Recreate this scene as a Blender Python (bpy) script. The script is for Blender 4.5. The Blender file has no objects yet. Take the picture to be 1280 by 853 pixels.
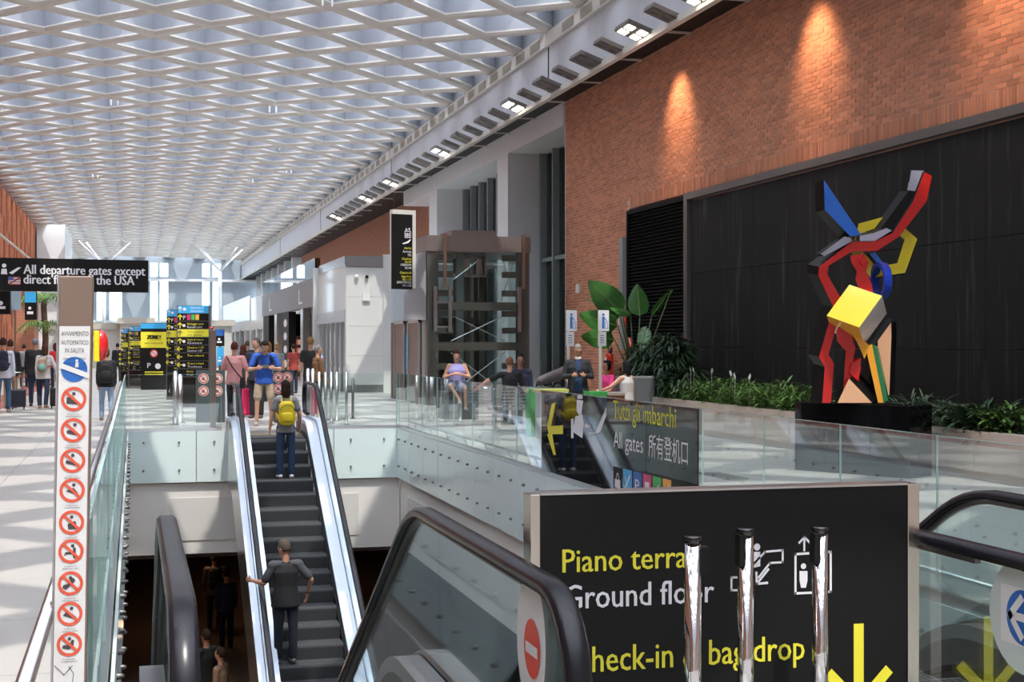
import bpy, bmesh, math, random
from mathutils import Vector, Matrix, noise
S = bpy.context.scene
COL = S.collection
random.seed(7)
R = math.radians; ROOF_HALF = 'far'
# ---------------- camera, sky, sun, exposure ----------------
FPX, CX, CY, HY, CAMH = 1778.0, 640.0, 426.5, 428.5, 1.66
YAW = R(14.9)
cd = bpy.data.cameras.new('camera'); cam = bpy.data.objects.new('camera', cd); COL.objects.link(cam)
cd.sensor_width = 36.0; cd.lens = FPX/1280*36.0; cd.clip_start = .05; cd.clip_end = 600
cam.location = (0, 0, CAMH)
cam.rotation_euler = (R(90)+math.atan((HY-CY)/FPX), 0, -YAW)
S.camera = cam
w = bpy.data.worlds.new('sky'); S.world = w; w.use_nodes = True
bg = w.node_tree.nodes['Background']; bg.inputs[0].default_value = (.84, .90, 1, 1); bg.inputs[1].default_value = 6.2
sd = bpy.data.lights.new('sun', 'SUN'); sd.energy = 2.6; sd.angle = R(.6); sd.color = (1, .95, .87)
sun = bpy.data.objects.new('sun', sd); COL.objects.link(sun)
SUNDIR = Vector((.06, -.40, .90))       # towards the sun
sun.location = (5, 20, 40); sun.rotation_euler = SUNDIR.to_track_quat('Z', 'Y').to_euler()
S.view_settings.view_transform = 'Standard'; S.view_settings.look = 'None'; S.view_settings.gamma = 1
S.view_settings.use_curve_mapping = False; S.view_settings.exposure = 0.5
S.cycles.transparent_max_bounces = 40; S.cycles.max_bounces = 8; S.cycles.diffuse_bounces = 4
S.cycles.glossy_bounces = 4; S.cycles.sample_clamp_indirect = 6
S.cycles.caustics_reflective = False; S.cycles.caustics_refractive = False

SY, CYW = math.sin(YAW), math.cos(YAW)
def W(u, v, fwd):
    r = (u-CX)/FPX
    return Vector((fwd*(SY+r*CYW), fwd*(CYW-r*SY), CAMH+(HY-v)*fwd/FPX))
def G(u, v, z=0.0):
    return W(u, v, FPX*(CAMH-z)/(v-HY))
def onx(u, x):     # y where the vertical plane x=const is seen at column u
    a = math.atan((u-CX)/FPX)+YAW
    return x/math.tan(a)

# ---------------- materials ----------------
MATS = {}
def mat(name, col=(.8,.8,.8), rough=.5, metal=0, emit=0, noise=0, nscale=8, bump=0, spec=.5, vary=0, coat=0, ecol=None):
    if name in MATS: return MATS[name]
    m = bpy.data.materials.new(name); m.use_nodes = True; nt = m.node_tree
    b = nt.nodes['Principled BSDF']
    b.inputs['Base Color'].default_value = (*col, 1); b.inputs['Roughness'].default_value = rough
    b.inputs['Metallic'].default_value = metal; b.inputs['Specular IOR Level'].default_value = spec
    if coat: b.inputs['Coat Weight'].default_value = coat
    if emit:
        b.inputs['Emission Color'].default_value = (*(ecol or col), 1); b.inputs['Emission Strength'].default_value = emit
    if noise or bump:
        tc = nt.nodes.new('ShaderNodeTexCoord'); n = nt.nodes.new('ShaderNodeTexNoise')
        n.inputs['Scale'].default_value = nscale; n.inputs['Detail'].default_value = 4
        nt.links.new(tc.outputs['Object'], n.inputs['Vector'])
        if noise:
            mx = nt.nodes.new('ShaderNodeMix'); mx.data_type = 'RGBA'
            mx.inputs['A'].default_value = (*[c*(1-noise) for c in col], 1)
            mx.inputs['B'].default_value = (*[min(1, c*(1+noise)) for c in col], 1)
            nt.links.new(n.outputs['Fac'], mx.inputs['Factor']); nt.links.new(mx.outputs['Result'], b.inputs['Base Color'])
        if bump:
            bp = nt.nodes.new('ShaderNodeBump'); bp.inputs['Strength'].default_value = bump; bp.inputs['Distance'].default_value = .01
            nt.links.new(n.outputs['Fac'], bp.inputs['Height']); nt.links.new(bp.outputs['Normal'], b.inputs['Normal'])
    if vary:   # per piece variation of tone
        g = nt.nodes.new('ShaderNodeNewGeometry'); oi = nt.nodes.new('ShaderNodeObjectInfo')
        ad = nt.nodes.new('ShaderNodeMath'); ad.operation = 'ADD'
        fr = nt.nodes.new('ShaderNodeMath'); fr.operation = 'FRACT'
        nt.links.new(g.outputs['Random Per Island'], ad.inputs[0]); nt.links.new(oi.outputs['Random'], ad.inputs[1]); nt.links.new(ad.outputs[0], fr.inputs[0])
        rp = nt.nodes.new('ShaderNodeValToRGB')
        rp.color_ramp.elements[0].color = (*[c*(1-vary) for c in col], 1); rp.color_ramp.elements[1].color = (*[min(1, c*(1+vary)) for c in col], 1)
        nt.links.new(fr.outputs[0], rp.inputs[0]); nt.links.new(rp.outputs[0], b.inputs['Base Color'])
    MATS[name] = m; return m
def glassmat(name, tint=(.90,.97,.95), refl=1.0, alpha=0.0, body=(.6,.7,.68)):
    if name in MATS: return MATS[name]
    m = bpy.data.materials.new(name); m.use_nodes = True; nt = m.node_tree; nt.nodes.clear()
    out = nt.nodes.new('ShaderNodeOutputMaterial'); tr = nt.nodes.new('ShaderNodeBsdfTransparent'); tr.inputs[0].default_value = (*tint, 1)
    gl = nt.nodes.new('ShaderNodeBsdfGlossy'); gl.inputs['Roughness'].default_value = .015; gl.inputs[0].default_value = (.95, .97, 1, 1)
    fr = nt.nodes.new('ShaderNodeFresnel'); fr.inputs[0].default_value = 1.45
    geo = nt.nodes.new('ShaderNodeNewGeometry')
    inv = nt.nodes.new('ShaderNodeMath'); inv.operation = 'MULTIPLY'; inv.inputs[1].default_value = refl
    nt.links.new(fr.outputs[0], inv.inputs[0])
    base = tr
    if alpha:
        df = nt.nodes.new('ShaderNodeBsdfDiffuse'); df.inputs[0].default_value = (*body, 1)
        m2 = nt.nodes.new('ShaderNodeMixShader'); m2.inputs[0].default_value = alpha
        nt.links.new(tr.outputs[0], m2.inputs[1]); nt.links.new(df.outputs[0], m2.inputs[2]); base = m2
    mx = nt.nodes.new('ShaderNodeMixShader')
    nt.links.new(inv.outputs[0], mx.inputs[0]); nt.links.new(base.outputs[0], mx.inputs[1]); nt.links.new(gl.outputs[0], mx.inputs[2])
    nt.links.new(mx.outputs[0], out.inputs[0]); MATS[name] = m; return m
def brickmat(name):
    m = bpy.data.materials.new(name); m.use_nodes = True; nt = m.node_tree; b = nt.nodes['Principled BSDF']; b.inputs['Roughness'].default_value = .9
    tc = nt.nodes.new('ShaderNodeTexCoord'); sp = nt.nodes.new('ShaderNodeSeparateXYZ'); cb = nt.nodes.new('ShaderNodeCombineXYZ')
    ad = nt.nodes.new('ShaderNodeMath'); ad.operation = 'ADD'
    nt.links.new(tc.outputs['Object'], sp.inputs[0]); nt.links.new(sp.outputs[0], ad.inputs[0]); nt.links.new(sp.outputs[1], ad.inputs[1])
    nt.links.new(ad.outputs[0], cb.inputs[0]); nt.links.new(sp.outputs[2], cb.inputs[1])
    t = nt.nodes.new('ShaderNodeTexBrick'); t.inputs['Scale'].default_value = 1; t.inputs['Brick Width'].default_value = .28; t.inputs['Row Height'].default_value = .078
    t.inputs['Mortar Size'].default_value = .006; t.inputs['Color1'].default_value = (.46, .18, .10, 1); t.inputs['Color2'].default_value = (.38, .14, .08, 1)
    t.inputs['Mortar'].default_value = (.5, .33, .25, 1)
    nt.links.new(cb.outputs[0], t.inputs[0]); nt.links.new(t.outputs[0], b.inputs['Base Color']); MATS[name] = m; return m

M_white = mat('white_paint', (.78,.79,.80), .55, noise=.03, nscale=2)
M_grey = mat('pale_grey_paint', (.60,.62,.64), .5, noise=.03, nscale=2)
M_lattice = mat('ceiling_white_metal', (.66,.635,.59), .5)
M_web = mat('ceiling_grey_web', (.32,.335,.375), .6, noise=.05, nscale=1)
M_fascia = mat('fascia_panel_grey', (.62,.645,.70), .45, noise=.03, nscale=1)
M_floor = mat('terrazzo', (.47,.45,.42), .32, noise=.06, nscale=40, vary=0)
M_joint = mat('floor_joint', (.35,.32,.30), .6)
M_steel = mat('brushed_steel', (.62,.62,.63), .28, 1)
M_chrome = mat('polished_steel', (.85,.85,.86), .06, 1)
M_darksteel = mat('dark_steel', (.17,.165,.16), .38, .6)
M_decksky = mat('deck_steel_skylit', (.72,.78,.90), .38, .45)  # blue-white of the reflected sky is put into the far deck's colour
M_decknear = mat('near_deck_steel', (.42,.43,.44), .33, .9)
M_clad = mat('escalator_cladding', (.33,.34,.35), .22, .9)
M_rubber = mat('black_rubber', (.012,.012,.016), .27, spec=.35)
M_step = mat('step_grey', (.085,.088,.092), .45, .5, noise=.12, nscale=30)
M_riser = mat('riser_grey', (.045,.047,.05), .5, .4)
M_black = mat('satin_black', (.010,.010,.010), .5, spec=.2)
M_gblack = mat('gloss_black', (.006,.006,.007), .05, spec=.8)
M_blackwall = mat('black_stone', (.013,.0132,.013), .7, noise=.35, nscale=3, spec=.2)
_nt = M_blackwall.node_tree; _n = _nt.nodes.new('ShaderNodeTexNoise'); _mp = _nt.nodes.new('ShaderNodeMapping'); _tc2 = _nt.nodes.new('ShaderNodeTexCoord')
_mp.inputs['Scale'].default_value = (1, 5, .35); _n.inputs['Scale'].default_value = 1.6; _n.inputs['Detail'].default_value = 6
_rp = _nt.nodes.new('ShaderNodeValToRGB'); _rp.color_ramp.elements[0].position = .56; _rp.color_ramp.elements[0].color = (.013,.0132,.013,1)
_rp.color_ramp.elements[1].position = .86; _rp.color_ramp.elements[1].color = (.07,.07,.07,1)
_nt.links.new(_tc2.outputs['Object'], _mp.inputs[0]); _nt.links.new(_mp.outputs[0], _n.inputs[0]); _nt.links.new(_n.outputs[0], _rp.inputs[0]); _nt.links.new(_rp.outputs[0], _nt.nodes['Principled BSDF'].inputs['Base Color'])
M_louver = mat('louver_black', (.008,.008,.008), .6, spec=.1)
M_brick = mat('brick', (.50,.205,.115), .88, vary=.24)
M_mortar = mat('mortar', (.62,.45,.36), .95)
M_brickfar = brickmat('brick_far')
M_beige = mat('beige_plaster', (.80,.77,.73), .7, noise=.03, nscale=2)
M_beigestone = mat('beige_stone', (.50,.41,.345), .55, noise=.10, nscale=5)
M_glass = glassmat('clear_glass', (.93,.975,.965), .36)
M_edge = mat('green_glass_edge', (.38,.58,.56), .15, spec=.7)
M_shopglass = glassmat('shop_glass', (.75,.83,.85), 1.2)
M_teal = mat('pale_teal_glass', (.70,.82,.81), .2, spec=.4, noise=.03, nscale=1)
M_text_y = mat('yellow_lettering', (.80,.80,.06), .5, vary=0)
M_yel = mat('sign_yellow', (.85,.78,.05), .5)
M_tw = mat('white_lettering', (.85,.85,.88), .5)
M_blue = mat('sign_blue', (.03,.15,.50), .4)
M_sky = mat('sign_sky_blue', (.05,.42,.80), .4)
M_red = mat('sign_red', (.75,.06,.03), .4)
M_green = mat('sign_green', (.07,.45,.12), .4)
M_pink = mat('sign_magenta', (.62,.05,.18), .4)
M_orange = mat('sign_orange', (.85,.42,.06), .4)
M_stickw = mat('sticker_white', (.72,.72,.72), .5)
M_brown = mat('brown_post', (.235,.165,.13), .45, .2, noise=.05, nscale=6)
M_liftsteel = mat('lift_brown_grey', (.135,.115,.105), .45, .3)
M_lamp = mat('lamp_lit', (1,.9,.75), .4, emit=9)
M_lampoff = mat('lamp_grey', (.17,.155,.145), .4, .5)

# ---------------- mesh helpers ----------------
class MB:
    def __init__(s): s.v = []; s.f = []
    def add(s, vs, fs):
        o = len(s.v); s.v += [Vector(a) for a in vs]; s.f += [tuple(o+i for i in f) for f in fs]; return s
    def box(s, a, b):
        x0,y0,z0 = a; x1,y1,z1 = b
        if x0 > x1: x0,x1 = x1,x0
        if y0 > y1: y0,y1 = y1,y0
        if z0 > z1: z0,z1 = z1,z0
        return s.add([(x0,y0,z0),(x1,y0,z0),(x1,y1,z0),(x0,y1,z0),(x0,y0,z1),(x1,y0,z1),(x1,y1,z1),(x0,y1,z1)],
              [(0,3,2,1),(4,5,6,7),(0,1,5,4),(1,2,6,5),(2,3,7,6),(3,0,4,7)])
    def obox(s, c, X, Y, Z):       # centre and half-axes
        c = Vector(c); X = Vector(X); Y = Vector(Y); Z = Vector(Z); vs = []
        for k in (-1, 1):
            for i, j in ((-1,-1),(1,-1),(1,1),(-1,1)): vs.append(c+X*i+Y*j+Z*k)
        return s.add(vs, [(0,3,2,1),(4,5,6,7),(0,1,5,4),(1,2,6,5),(2,3,7,6),(3,0,4,7)])
    def prism(s, pts, ext):
        pts = [Vector(p) for p in pts]; e = Vector(ext); n = len(pts)
        return s.add(pts+[p+e for p in pts], [tuple(range(n))[::-1], tuple(range(n, 2*n))]+[(i, (i+1)%n, n+(i+1)%n, n+i) for i in range(n)])
    def quad(s, a, b, c, d): return s.add([a,b,c,d], [(0,1,2,3)])
    def tube(s, pts, r, n=10, close=False, caps=True):
        pts = [Vector(p) for p in pts]; m = len(pts); rs = r if isinstance(r, (list, tuple)) else [r]*m
        vs = []; up = None
        for i, p in enumerate(pts):
            if close: t = (pts[(i+1)%m]-pts[i-1]).normalized()
            else: t = (pts[min(i+1, m-1)]-pts[max(i-1, 0)]).normalized()
            if up is None: up = t.orthogonal().normalized()
            a = (up-t*up.dot(t))
            a = a.normalized() if a.length > 1e-6 else t.orthogonal().normalized()
            up = a; b = t.cross(a)
            for k in range(n):
                q = 2*math.pi*k/n; vs.append(p+(a*math.cos(q)+b*math.sin(q))*rs[i])
        fs = []
        for i in range(m if close else m-1):
            j = (i+1)%m
            for k in range(n): fs.append((i*n+k, i*n+(k+1)%n, j*n+(k+1)%n, j*n+k))
        if caps and not close: fs += [tuple(range(n))[::-1], tuple(range((m-1)*n, m*n))]
        return s.add(vs, fs)
    def ell(s, c, r, nu=12, nv=8, rot=None):
        c = Vector(c); rx, ry, rz = r if isinstance(r, (list, tuple)) else (r, r, r)
        vs = []
        for j in range(1, nv):
            t = math.pi*j/nv
            for i in range(nu):
                p = 2*math.pi*i/nu; vs.append(Vector((rx*math.sin(t)*math.cos(p), ry*math.sin(t)*math.sin(p), rz*math.cos(t))))
        vs += [Vector((0,0,rz)), Vector((0,0,-rz))]
        if rot is not None: vs = [rot@v for v in vs]
        T = (nv-1)*nu; fs = []
        for j in range(nv-2):
            for i in range(nu): fs.append((j*nu+i, (j+1)*nu+i, (j+1)*nu+(i+1)%nu, j*nu+(i+1)%nu))
        for i in range(nu):
            fs.append((T, i, (i+1)%nu)); fs.append((T+1, (nv-2)*nu+(i+1)%nu, (nv-2)*nu+i))
        return s.add([v+c for v in vs], fs)
    def seg(s, p0, p1, a, b, side=(1,0,0), n=12, flat=False):   # elliptic tapered capsule, (half width, half depth) at each end
        p0 = Vector(p0); p1 = Vector(p1); t = (p1-p0).normalized(); sd = Vector(side); sd = sd-t*sd.dot(t)
        sd = sd.normalized() if sd.length > 1e-4 else t.orthogonal().normalized()
        d = t.cross(sd); vs = []; rows = []
        for q in ((-75, -45, 0) if not flat else (-9, -4, 0)): rows.append((p0+t*math.sin(R(q))*min(a), a[0]*math.cos(R(q)), a[1]*math.cos(R(q))))
        for q in (0, 45, 75): rows.append((p1+t*math.sin(R(q))*min(b), b[0]*math.cos(R(q)), b[1]*math.cos(R(q))))
        for c, ra, rb in rows:
            for k in range(n):
                q = 2*math.pi*k/n; vs.append(c+sd*ra*math.cos(q)+d*rb*math.sin(q))
        fs = [(i*n+k, i*n+(k+1)%n, (i+1)*n+(k+1)%n, (i+1)*n+k) for i in range(5) for k in range(n)]
        return s.add(vs, fs+[tuple(range(n))[::-1], tuple(range(5*n, 6*n))])
def wloc(o):
    p = Vector((0,0,0))
    while o is not None: p += Vector(o.location); o = o.parent
    return p
def obj(name, mb, m, parent=None, smooth=False, base=None, label=None, bevel=0, kind=None):
    if parent is not None: o0 = wloc(parent)
    elif base is not None: o0 = Vector(base)
    else:
        xs = [v.x for v in mb.v]; ys = [v.y for v in mb.v]; zs = [v.z for v in mb.v]
        o0 = Vector(((min(xs)+max(xs))/2, (min(ys)+max(ys))/2, min(zs)))
    me = bpy.data.meshes.new(name); me.from_pydata([v-o0 for v in mb.v], [], mb.f); me.update()
    if m: me.materials.append(m)
    if smooth:
        me.polygons.foreach_set('use_smooth', [True]*len(me.polygons))
    o = bpy.data.objects.new(name, me); COL.objects.link(o)
    if parent is not None: o.parent = parent
    else: o.location = o0
    if label: o['label'] = label
    if kind: o['kind'] = kind
    if bevel:
        b = o.modifiers.new('b', 'BEVEL'); b.width = bevel; b.segments = 2; b.limit_method = 'ANGLE'
    return o
def tag(o, label, cat, group=None):
    o['label'] = label; o['category'] = cat
    if group: o['group'] = group
    return o
def thing(name, label, cat, loc=(0,0,0), group=None):
    o = bpy.data.objects.new(name, None); COL.objects.link(o); o.location = loc; o.empty_display_size = .1
    return tag(o, label, cat, group)
def struct(name, mb, m, parent=None, **k):
    o = obj(name, mb, m, parent, **k)
    if parent is None: o['kind'] = 'structure'
    return o
def sempty(name, loc=(0,0,0)):
    o = bpy.data.objects.new(name, None); COL.objects.link(o); o.location = loc; o['kind'] = 'structure'; return o
def dup(root, loc, label=None, group=None, rotz=None):
    r = root.copy(); COL.objects.link(r); r.location = loc
    if rotz is not None: r.rotation_euler.z = rotz
    if label: r['label'] = label
    if group: r['group'] = group
    for ch in root.children:
        c = ch.copy(); COL.objects.link(c); c.parent = r
        for g in ch.children:
            d = g.copy(); COL.objects.link(d); d.parent = c
    return r
# ---- flat graphics on a plane ----
class Fr:
    def __init__(s, o, X, Y): s.o = Vector(o); s.X = Vector(X).normalized(); s.Y = Vector(Y).normalized(); s.N = s.X.cross(s.Y)
    def p(s, x, y, off=0): return s.o+s.X*x+s.Y*y+s.N*off
def G2():
    return MB()
def gpoly(mb, fr, pts, off=.002):
    n = len(pts); return mb.add([fr.p(x, y, off) for x, y in pts], [tuple(range(n))])
def grect(mb, fr, x0, y0, x1, y1, off=.002): return gpoly(mb, fr, [(x0,y0),(x1,y0),(x1,y1),(x0,y1)], off)
def gline(mb, fr, pts, wd, off=.002):
    for (x0,y0),(x1,y1) in zip(pts, pts[1:]):
        d = Vector((x1-x0, y1-y0)); L = d.length or 1; d /= L; n = Vector((-d.y, d.x))*wd/2; e = d*wd/2*.9
        gpoly(mb, fr, [(x0-e.x+n.x, y0-e.y+n.y), (x0-e.x-n.x, y0-e.y-n.y), (x1+e.x-n.x, y1+e.y-n.y), (x1+e.x+n.x, y1+e.y+n.y)], off)
    return mb
def gdisc(mb, fr, cx, cy, r, off=.002, n=28, ry=None):
    ry = ry or r
    return gpoly(mb, fr, [(cx+r*math.cos(2*math.pi*i/n), cy+ry*math.sin(2*math.pi*i/n)) for i in range(n)], off)
def gring(mb, fr, cx, cy, r0, r1, off=.002, n=32):
    vs = []
    for i in range(n):
        a = 2*math.pi*i/n
        vs += [fr.p(cx+r0*math.cos(a), cy+r0*math.sin(a), off), fr.p(cx+r1*math.cos(a), cy+r1*math.sin(a), off)]
    return mb.add(vs, [(2*i, 2*i+1, (2*i+3)%(2*n), (2*i+2)%(2*n)) for i in range(n)])
def garrow(mb, fr, x, y, L, ang, wd, off=.002, head=.42):
    c, s_ = math.cos(R(ang)), math.sin(R(ang))
    def q(a, b): return (x+a*c-b*s_, y+a*s_+b*c)
    gline(mb, fr, [q(0,0), q(L-wd*.5,0)], wd, off)
    gline(mb, fr, [q(L-L*head, L*head), q(L,0), q(L-L*head, -L*head)], wd, off+.0012)
    return mb
_tc = {}
def text2d(s):
    if s in _tc: return _tc[s]
    c = bpy.data.curves.new('lettering', 'FONT'); c.body = s; c.size = 1; c.resolution_u = 2; c.fill_mode = 'FRONT'
    o = bpy.data.objects.new('lettering', c); COL.objects.link(o)
    dg = bpy.context.evaluated_depsgraph_get(); dg.update(); e = o.evaluated_get(dg); me = e.to_mesh()
    vs = [(v.co.x, v.co.y) for v in me.vertices]; fs = [tuple(p.vertices) for p in me.polygons]
    e.to_mesh_clear(); bpy.data.objects.remove(o); bpy.data.curves.remove(c)
    _tc[s] = (vs, fs); return _tc[s]
def gtext(mb, fr, s, x, y, cap, wid=None, off=.002, align='l', bold=0):
    vs, fs = text2d(s)
    if not vs: return mb
    k = cap/.72; x0 = min(v[0] for v in vs); x1 = max(v[0] for v in vs)
    kx = wid/(x1-x0) if wid else k*.9
    W_ = (x1-x0)*kx; ox = x if align == 'l' else (x-W_ if align == 'r' else x-W_/2)
    for i, b in enumerate((0,) if not bold else (-bold, 0, bold)):
        mb.add([fr.p(ox+(v[0]-x0)*kx+b, y+v[1]*k, off+i*.0006) for v in vs], fs)
    return mb
# ======================= THE SETTING =======================
XL, XR, YE = -6.6, 11.5, 146.0
VX0, VX1, VY0, VY1 = -.15, 5.0, 6.6, 27.3         # the opening in the floor
A_X, B_X, C_X = .69, 3.52, 2.45                    # escalator centre lines
def inview(c):
    f = c.x*SY+c.y*CYW
    if f < .5: return False
    r = c.x*CYW-c.y*SY; u = CX+FPX*r/f; v = HY-FPX*(c.z-CAMH)/f
    return -60 < u < 1340 and -60 < v < 913
# floor: bedding + slabs
fb = MB(); rects = [(XL,-30,VX0,YE), (VX1,-30,12.4,YE), (VX0,VY1,VX1,YE), (VX0,-30,VX1,5.5), (1.42,5.5,2.80,VY0), (4.24,5.5,VX1,VY0)]
for a,b,c,d in rects: fb.box((a,b,-.35), (c,d,-.035))
floor = struct('floor', fb, M_joint, base=(0,0,0))
slabs = []
for a,b,c,d in rects:
    i0 = math.floor(a/1.5); j0 = math.floor(b/1.5)
    for i in range(i0, math.ceil(c/1.5)):
        for j in range(j0, math.ceil(d/1.5)):
            x0, x1, y0, y1 = max(a, i*1.5), min(c, i*1.5+1.5), max(b, j*1.5), min(d, j*1.5+1.5)
            if x1-x0 > .05 and y1-y0 > .05: slabs.append((x0+.003, y0+.003, x1-.003, y1-.003))
slabs.sort(key=lambda s: (not inview(Vector(((s[0]+s[2])/2, (s[1]+s[3])/2, 0))), (s[0]+s[2])/2*SY+(s[1]+s[3])/2*CYW))
rest = MB()
for k, (x0,y0,x1,y1) in enumerate(slabs):
    if k < 240: struct('floor_slab', MB().box((x0,y0,-.035), (x1,y1,0)), M_floor, floor)
    else: rest.box((x0,y0,-.035), (x1,y1,0))
struct('floor_paving', rest, M_floor, floor, kind='stuff')
M_redtile = mat('red_brown_tile', (.30,.11,.085), .5, vary=.25)
tb = MB()
for j in range(14, 110):
    for i in range(2): tb.box((-4.0+i*.42,j,.0), (-3.6+i*.42,j+.98,.006))
struct('floor_inlay', tb, M_redtile, floor, kind='stuff')
struct('floor_grate', MB().box(G(905,596)-Vector((.15,.4,0)), G(905,596)+Vector((.15,.5,.008))), M_darksteel, floor)

# ceiling lattice: diagonal beams crossing, coffers between
ZC, PA, PB = 10.1, 2.87, 3.0
ceil = sempty('ceiling', (0,0,ZC))
def zc(x): return 9.84+.30*(1-((x-2.0)/8.7)**2)
def beam(x0, y0, x1, y1, dz):
    p, q = Vector((x0,y0,0)), Vector((x1,y1,0)); t = (q-p).normalized(); n = Vector((-t.y, t.x, 0)); mb = MB()
    prof = [(-.12,0),(.12,0),(.185,.08),(.185,.12),(-.185,.12),(-.185,.08)]
    K = 7; cs = [p.lerp(q, i/(K-1)) for i in range(K)]
    def sweep(mb, prof):
        m = len(prof); vs = [c+n*a+Vector((0,0,zc(c.x)+dz+b)) for c in cs for a, b in prof]
        mb.add(vs, [tuple(range(m)), tuple(range((K-1)*m, K*m))[::-1]]+[(r_*m+i, r_*m+m+i, r_*m+m+(i+1)%m, r_*m+(i+1)%m) for r_ in range(K-1) for i in range(m)])
    sweep(mb, prof)
    o = struct('ceiling_beam', mb, M_lattice, ceil)
    wb = MB(); sweep(wb, [(-.165,.12),(.165,.12),(.12,1.25),(-.12,1.25)])
    struct('beam_web', wb, M_web, o)
X0L, X1L, Y0L = XL, 10.6, -30.0
for fam in (1, -1):
    for k in range(-30, 50):
        yb = 37.5+PB*k
        # line y = yb + fam*(PB/PA)*(x-.55)
        s_ = fam*PB/PA; xa, xb = X0L, X1L
        ya, yb2 = yb+s_*(xa-.55), yb+s_*(xb-.55)
        # clip to y range
        lo, hi = Y0L, YE
        def clipx(y): return .55+(y-yb)/s_
        if fam > 0:
            if ya < lo: xa, ya = clipx(lo), lo
            if yb2 > hi: xb, yb2 = clipx(hi), hi
        else:
            if ya > hi: xa, ya = clipx(hi), hi
            if yb2 < lo: xb, yb2 = clipx(lo), lo
        if xb-xa > .3: beam(xa, ya, xb, yb2, 0 if fam > 0 else .003)
# unseen roof panels over the coffers, shaped to band the sunlight, part left open
rf = MB(); 
for k in range(-48, 80):
    for i in range(-6, 9):
        cx = .55+PA/2*i; cy = 37.5+PB/2*k
        if (i+k) % 2 == 0: continue            # nodes are at even sums, coffer centres at odd
        if cy < Y0L-1 or cy > YE: continue
        zt = zc(cx)+1.27
        L = Vector((cx-PA/2, cy, zt)); Rr = Vector((cx+PA/2, cy, zt)); F = Vector((cx, cy+PB/2, zt)); N_ = Vector((cx, cy-PB/2, zt))
        if ROOF_HALF == 'far': rf.prism([F+(L-F)*.86, F+(Rr-F)*.86, F], (0,0,.05))
        else: 
            k_ = .80; rf.prism([N_+(L-N_)*k_, N_, N_+(Rr-N_)*k_], (0,0,.05))
struct('roof_shade_panels', rf, M_web, ceil, kind='stuff')
# small paired hangers below some coffers
for (u, v) in [(143,130),(341,139),(109,175),(77,203),(119,221),(346,186),(361,215),(313,228),(155,266),(409,5)]:
    f = (ZC-CAMH)*FPX/(HY-v); c = W(u, v, f)
    if c.y > 140 or c.x > 10.3: continue
    mb = MB()
    for s_ in (-.12, .12): mb.tube([c+Vector((s_,0,-.05)), c+Vector((s_,0,1.2))], .03, 6)
    struct('ceiling_hanger', mb, M_white, ceil)

# right side fascia
tr = sempty('trim_1', (10.6, 35, 8.2))
y = -30.0
while y < YE:
    struct('fascia_panel', MB().box((10.55,y+.006,8.2), (10.75,y+2.95-.006,9.42)), M_fascia, tr); y += 2.95
for a, b in ((-30,12.3),(12.3,35.9),(35.9,59.5),(59.5,83.1),(83.1,106.7),(106.7,146)):
    struct('fascia_strip', MB().box((10.46,a+.04,9.44), (10.75,b-.04,9.80)), M_lattice, tr)
    if a > 0: struct('fascia_joint', MB().box((10.535,a-.03,8.2), (10.56,a+.03,9.44)), M_black, tr)
M_vent = mat('vent_recess', (.36,.35,.29), .7)
mbv = None
k = 0
yv = 8.9-.5
while yv < 120:
    ok = all(abs(yv-q) > .7 for q in (12.3,35.9,59.5,83.1))
    if ok: struct('fascia_vent', MB().box((10.445,yv-.45,9.50), (10.47,yv+.45,9.73)), M_vent, tr)
    yv += 1.5
struct('fascia_upstand', MB().box((10.62,-30,9.8), (10.75,YE,11.45)), M_web, tr)
struct('lamp_rail', MB().box((10.36,-30,7.98), (10.50,YE,8.12)), M_lattice, tr)
struct('rail_soffit', MB().box((10.62,-30,8.30), (12.6,YE,8.36)), M_black, tr)
for k in range(50):
    struct('rail_bracket', MB().box((10.5,k*3.0+1.2,8.22), (11.45,k*3.0+1.25,8.26)), M_lattice, tr)

# right wall: brick field above the black stone
YB = 37.5
wr = struct('wall_right', MB().box((11.505,-30,4.87), (11.95,YB,8.29)).box((11.505,32.3,0), (11.95,YB,4.87)).box((11.56,-30,0), (11.95,32.3,4.87)), M_mortar)
bricks = []; bh, bl = .078, .28
nrow = int((8.28-4.87-.28)/bh)
rnd = random.Random(3)
for r_ in range(nrow+1):
    z0 = 5.15+r_*bh; y0 = 10.0+(bl/2 if r_ % 2 else 0)
    while y0 < YB-.02:
        y1 = min(y0+bl-.012, YB); bricks.append((y0, y1, z0, z0+bh-.012)); y0 += bl
for r_ in range(int(5.15/bh)+1):
    z0 = r_*bh; y0 = 32.3+(0 if r_ % 2 else bl/2)
    while y0 < YB-.05:
        y1 = min(y0+bl-.012, YB)
        if z0+bh < 5.16: bricks.append((y0, y1, z0, z0+bh-.012))
        y0 += bl
y0 = 10.0
while y0 < 32.2:
    bricks.append((y0, y0+.066, 4.875, 5.14)); y0 += .078
def addbrick(mb, b, fr=0):
    x = 11.5+rnd.uniform(-.003, .003); y0, y1, z0, z1 = b; xb = 11.53
    mb.add([(x,y0,z0),(x,y1,z0),(x,y1,z1),(x,y0,z1),(xb,y0,z0),(xb,y1,z0),(xb,y1,z1),(xb,y0,z1)], [(3,2,1,0),(0,1,5,4),(1,2,6,5),(2,3,7,6),(3,0,4,7)])
vis = [b for b in bricks if inview(Vector((11.5, (b[0]+b[1])/2, (b[2]+b[3])/2)))]
vis.sort(key=lambda b: b[0]); single = set(vis[:300])
st = MB()
for b in bricks:
    if b in single:
        m1 = MB(); addbrick(m1, b); struct('brick', m1, M_brick, wr)
    else: addbrick(st, b)
struct('brickwork', st, M_brick, wr, kind='stuff')
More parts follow.
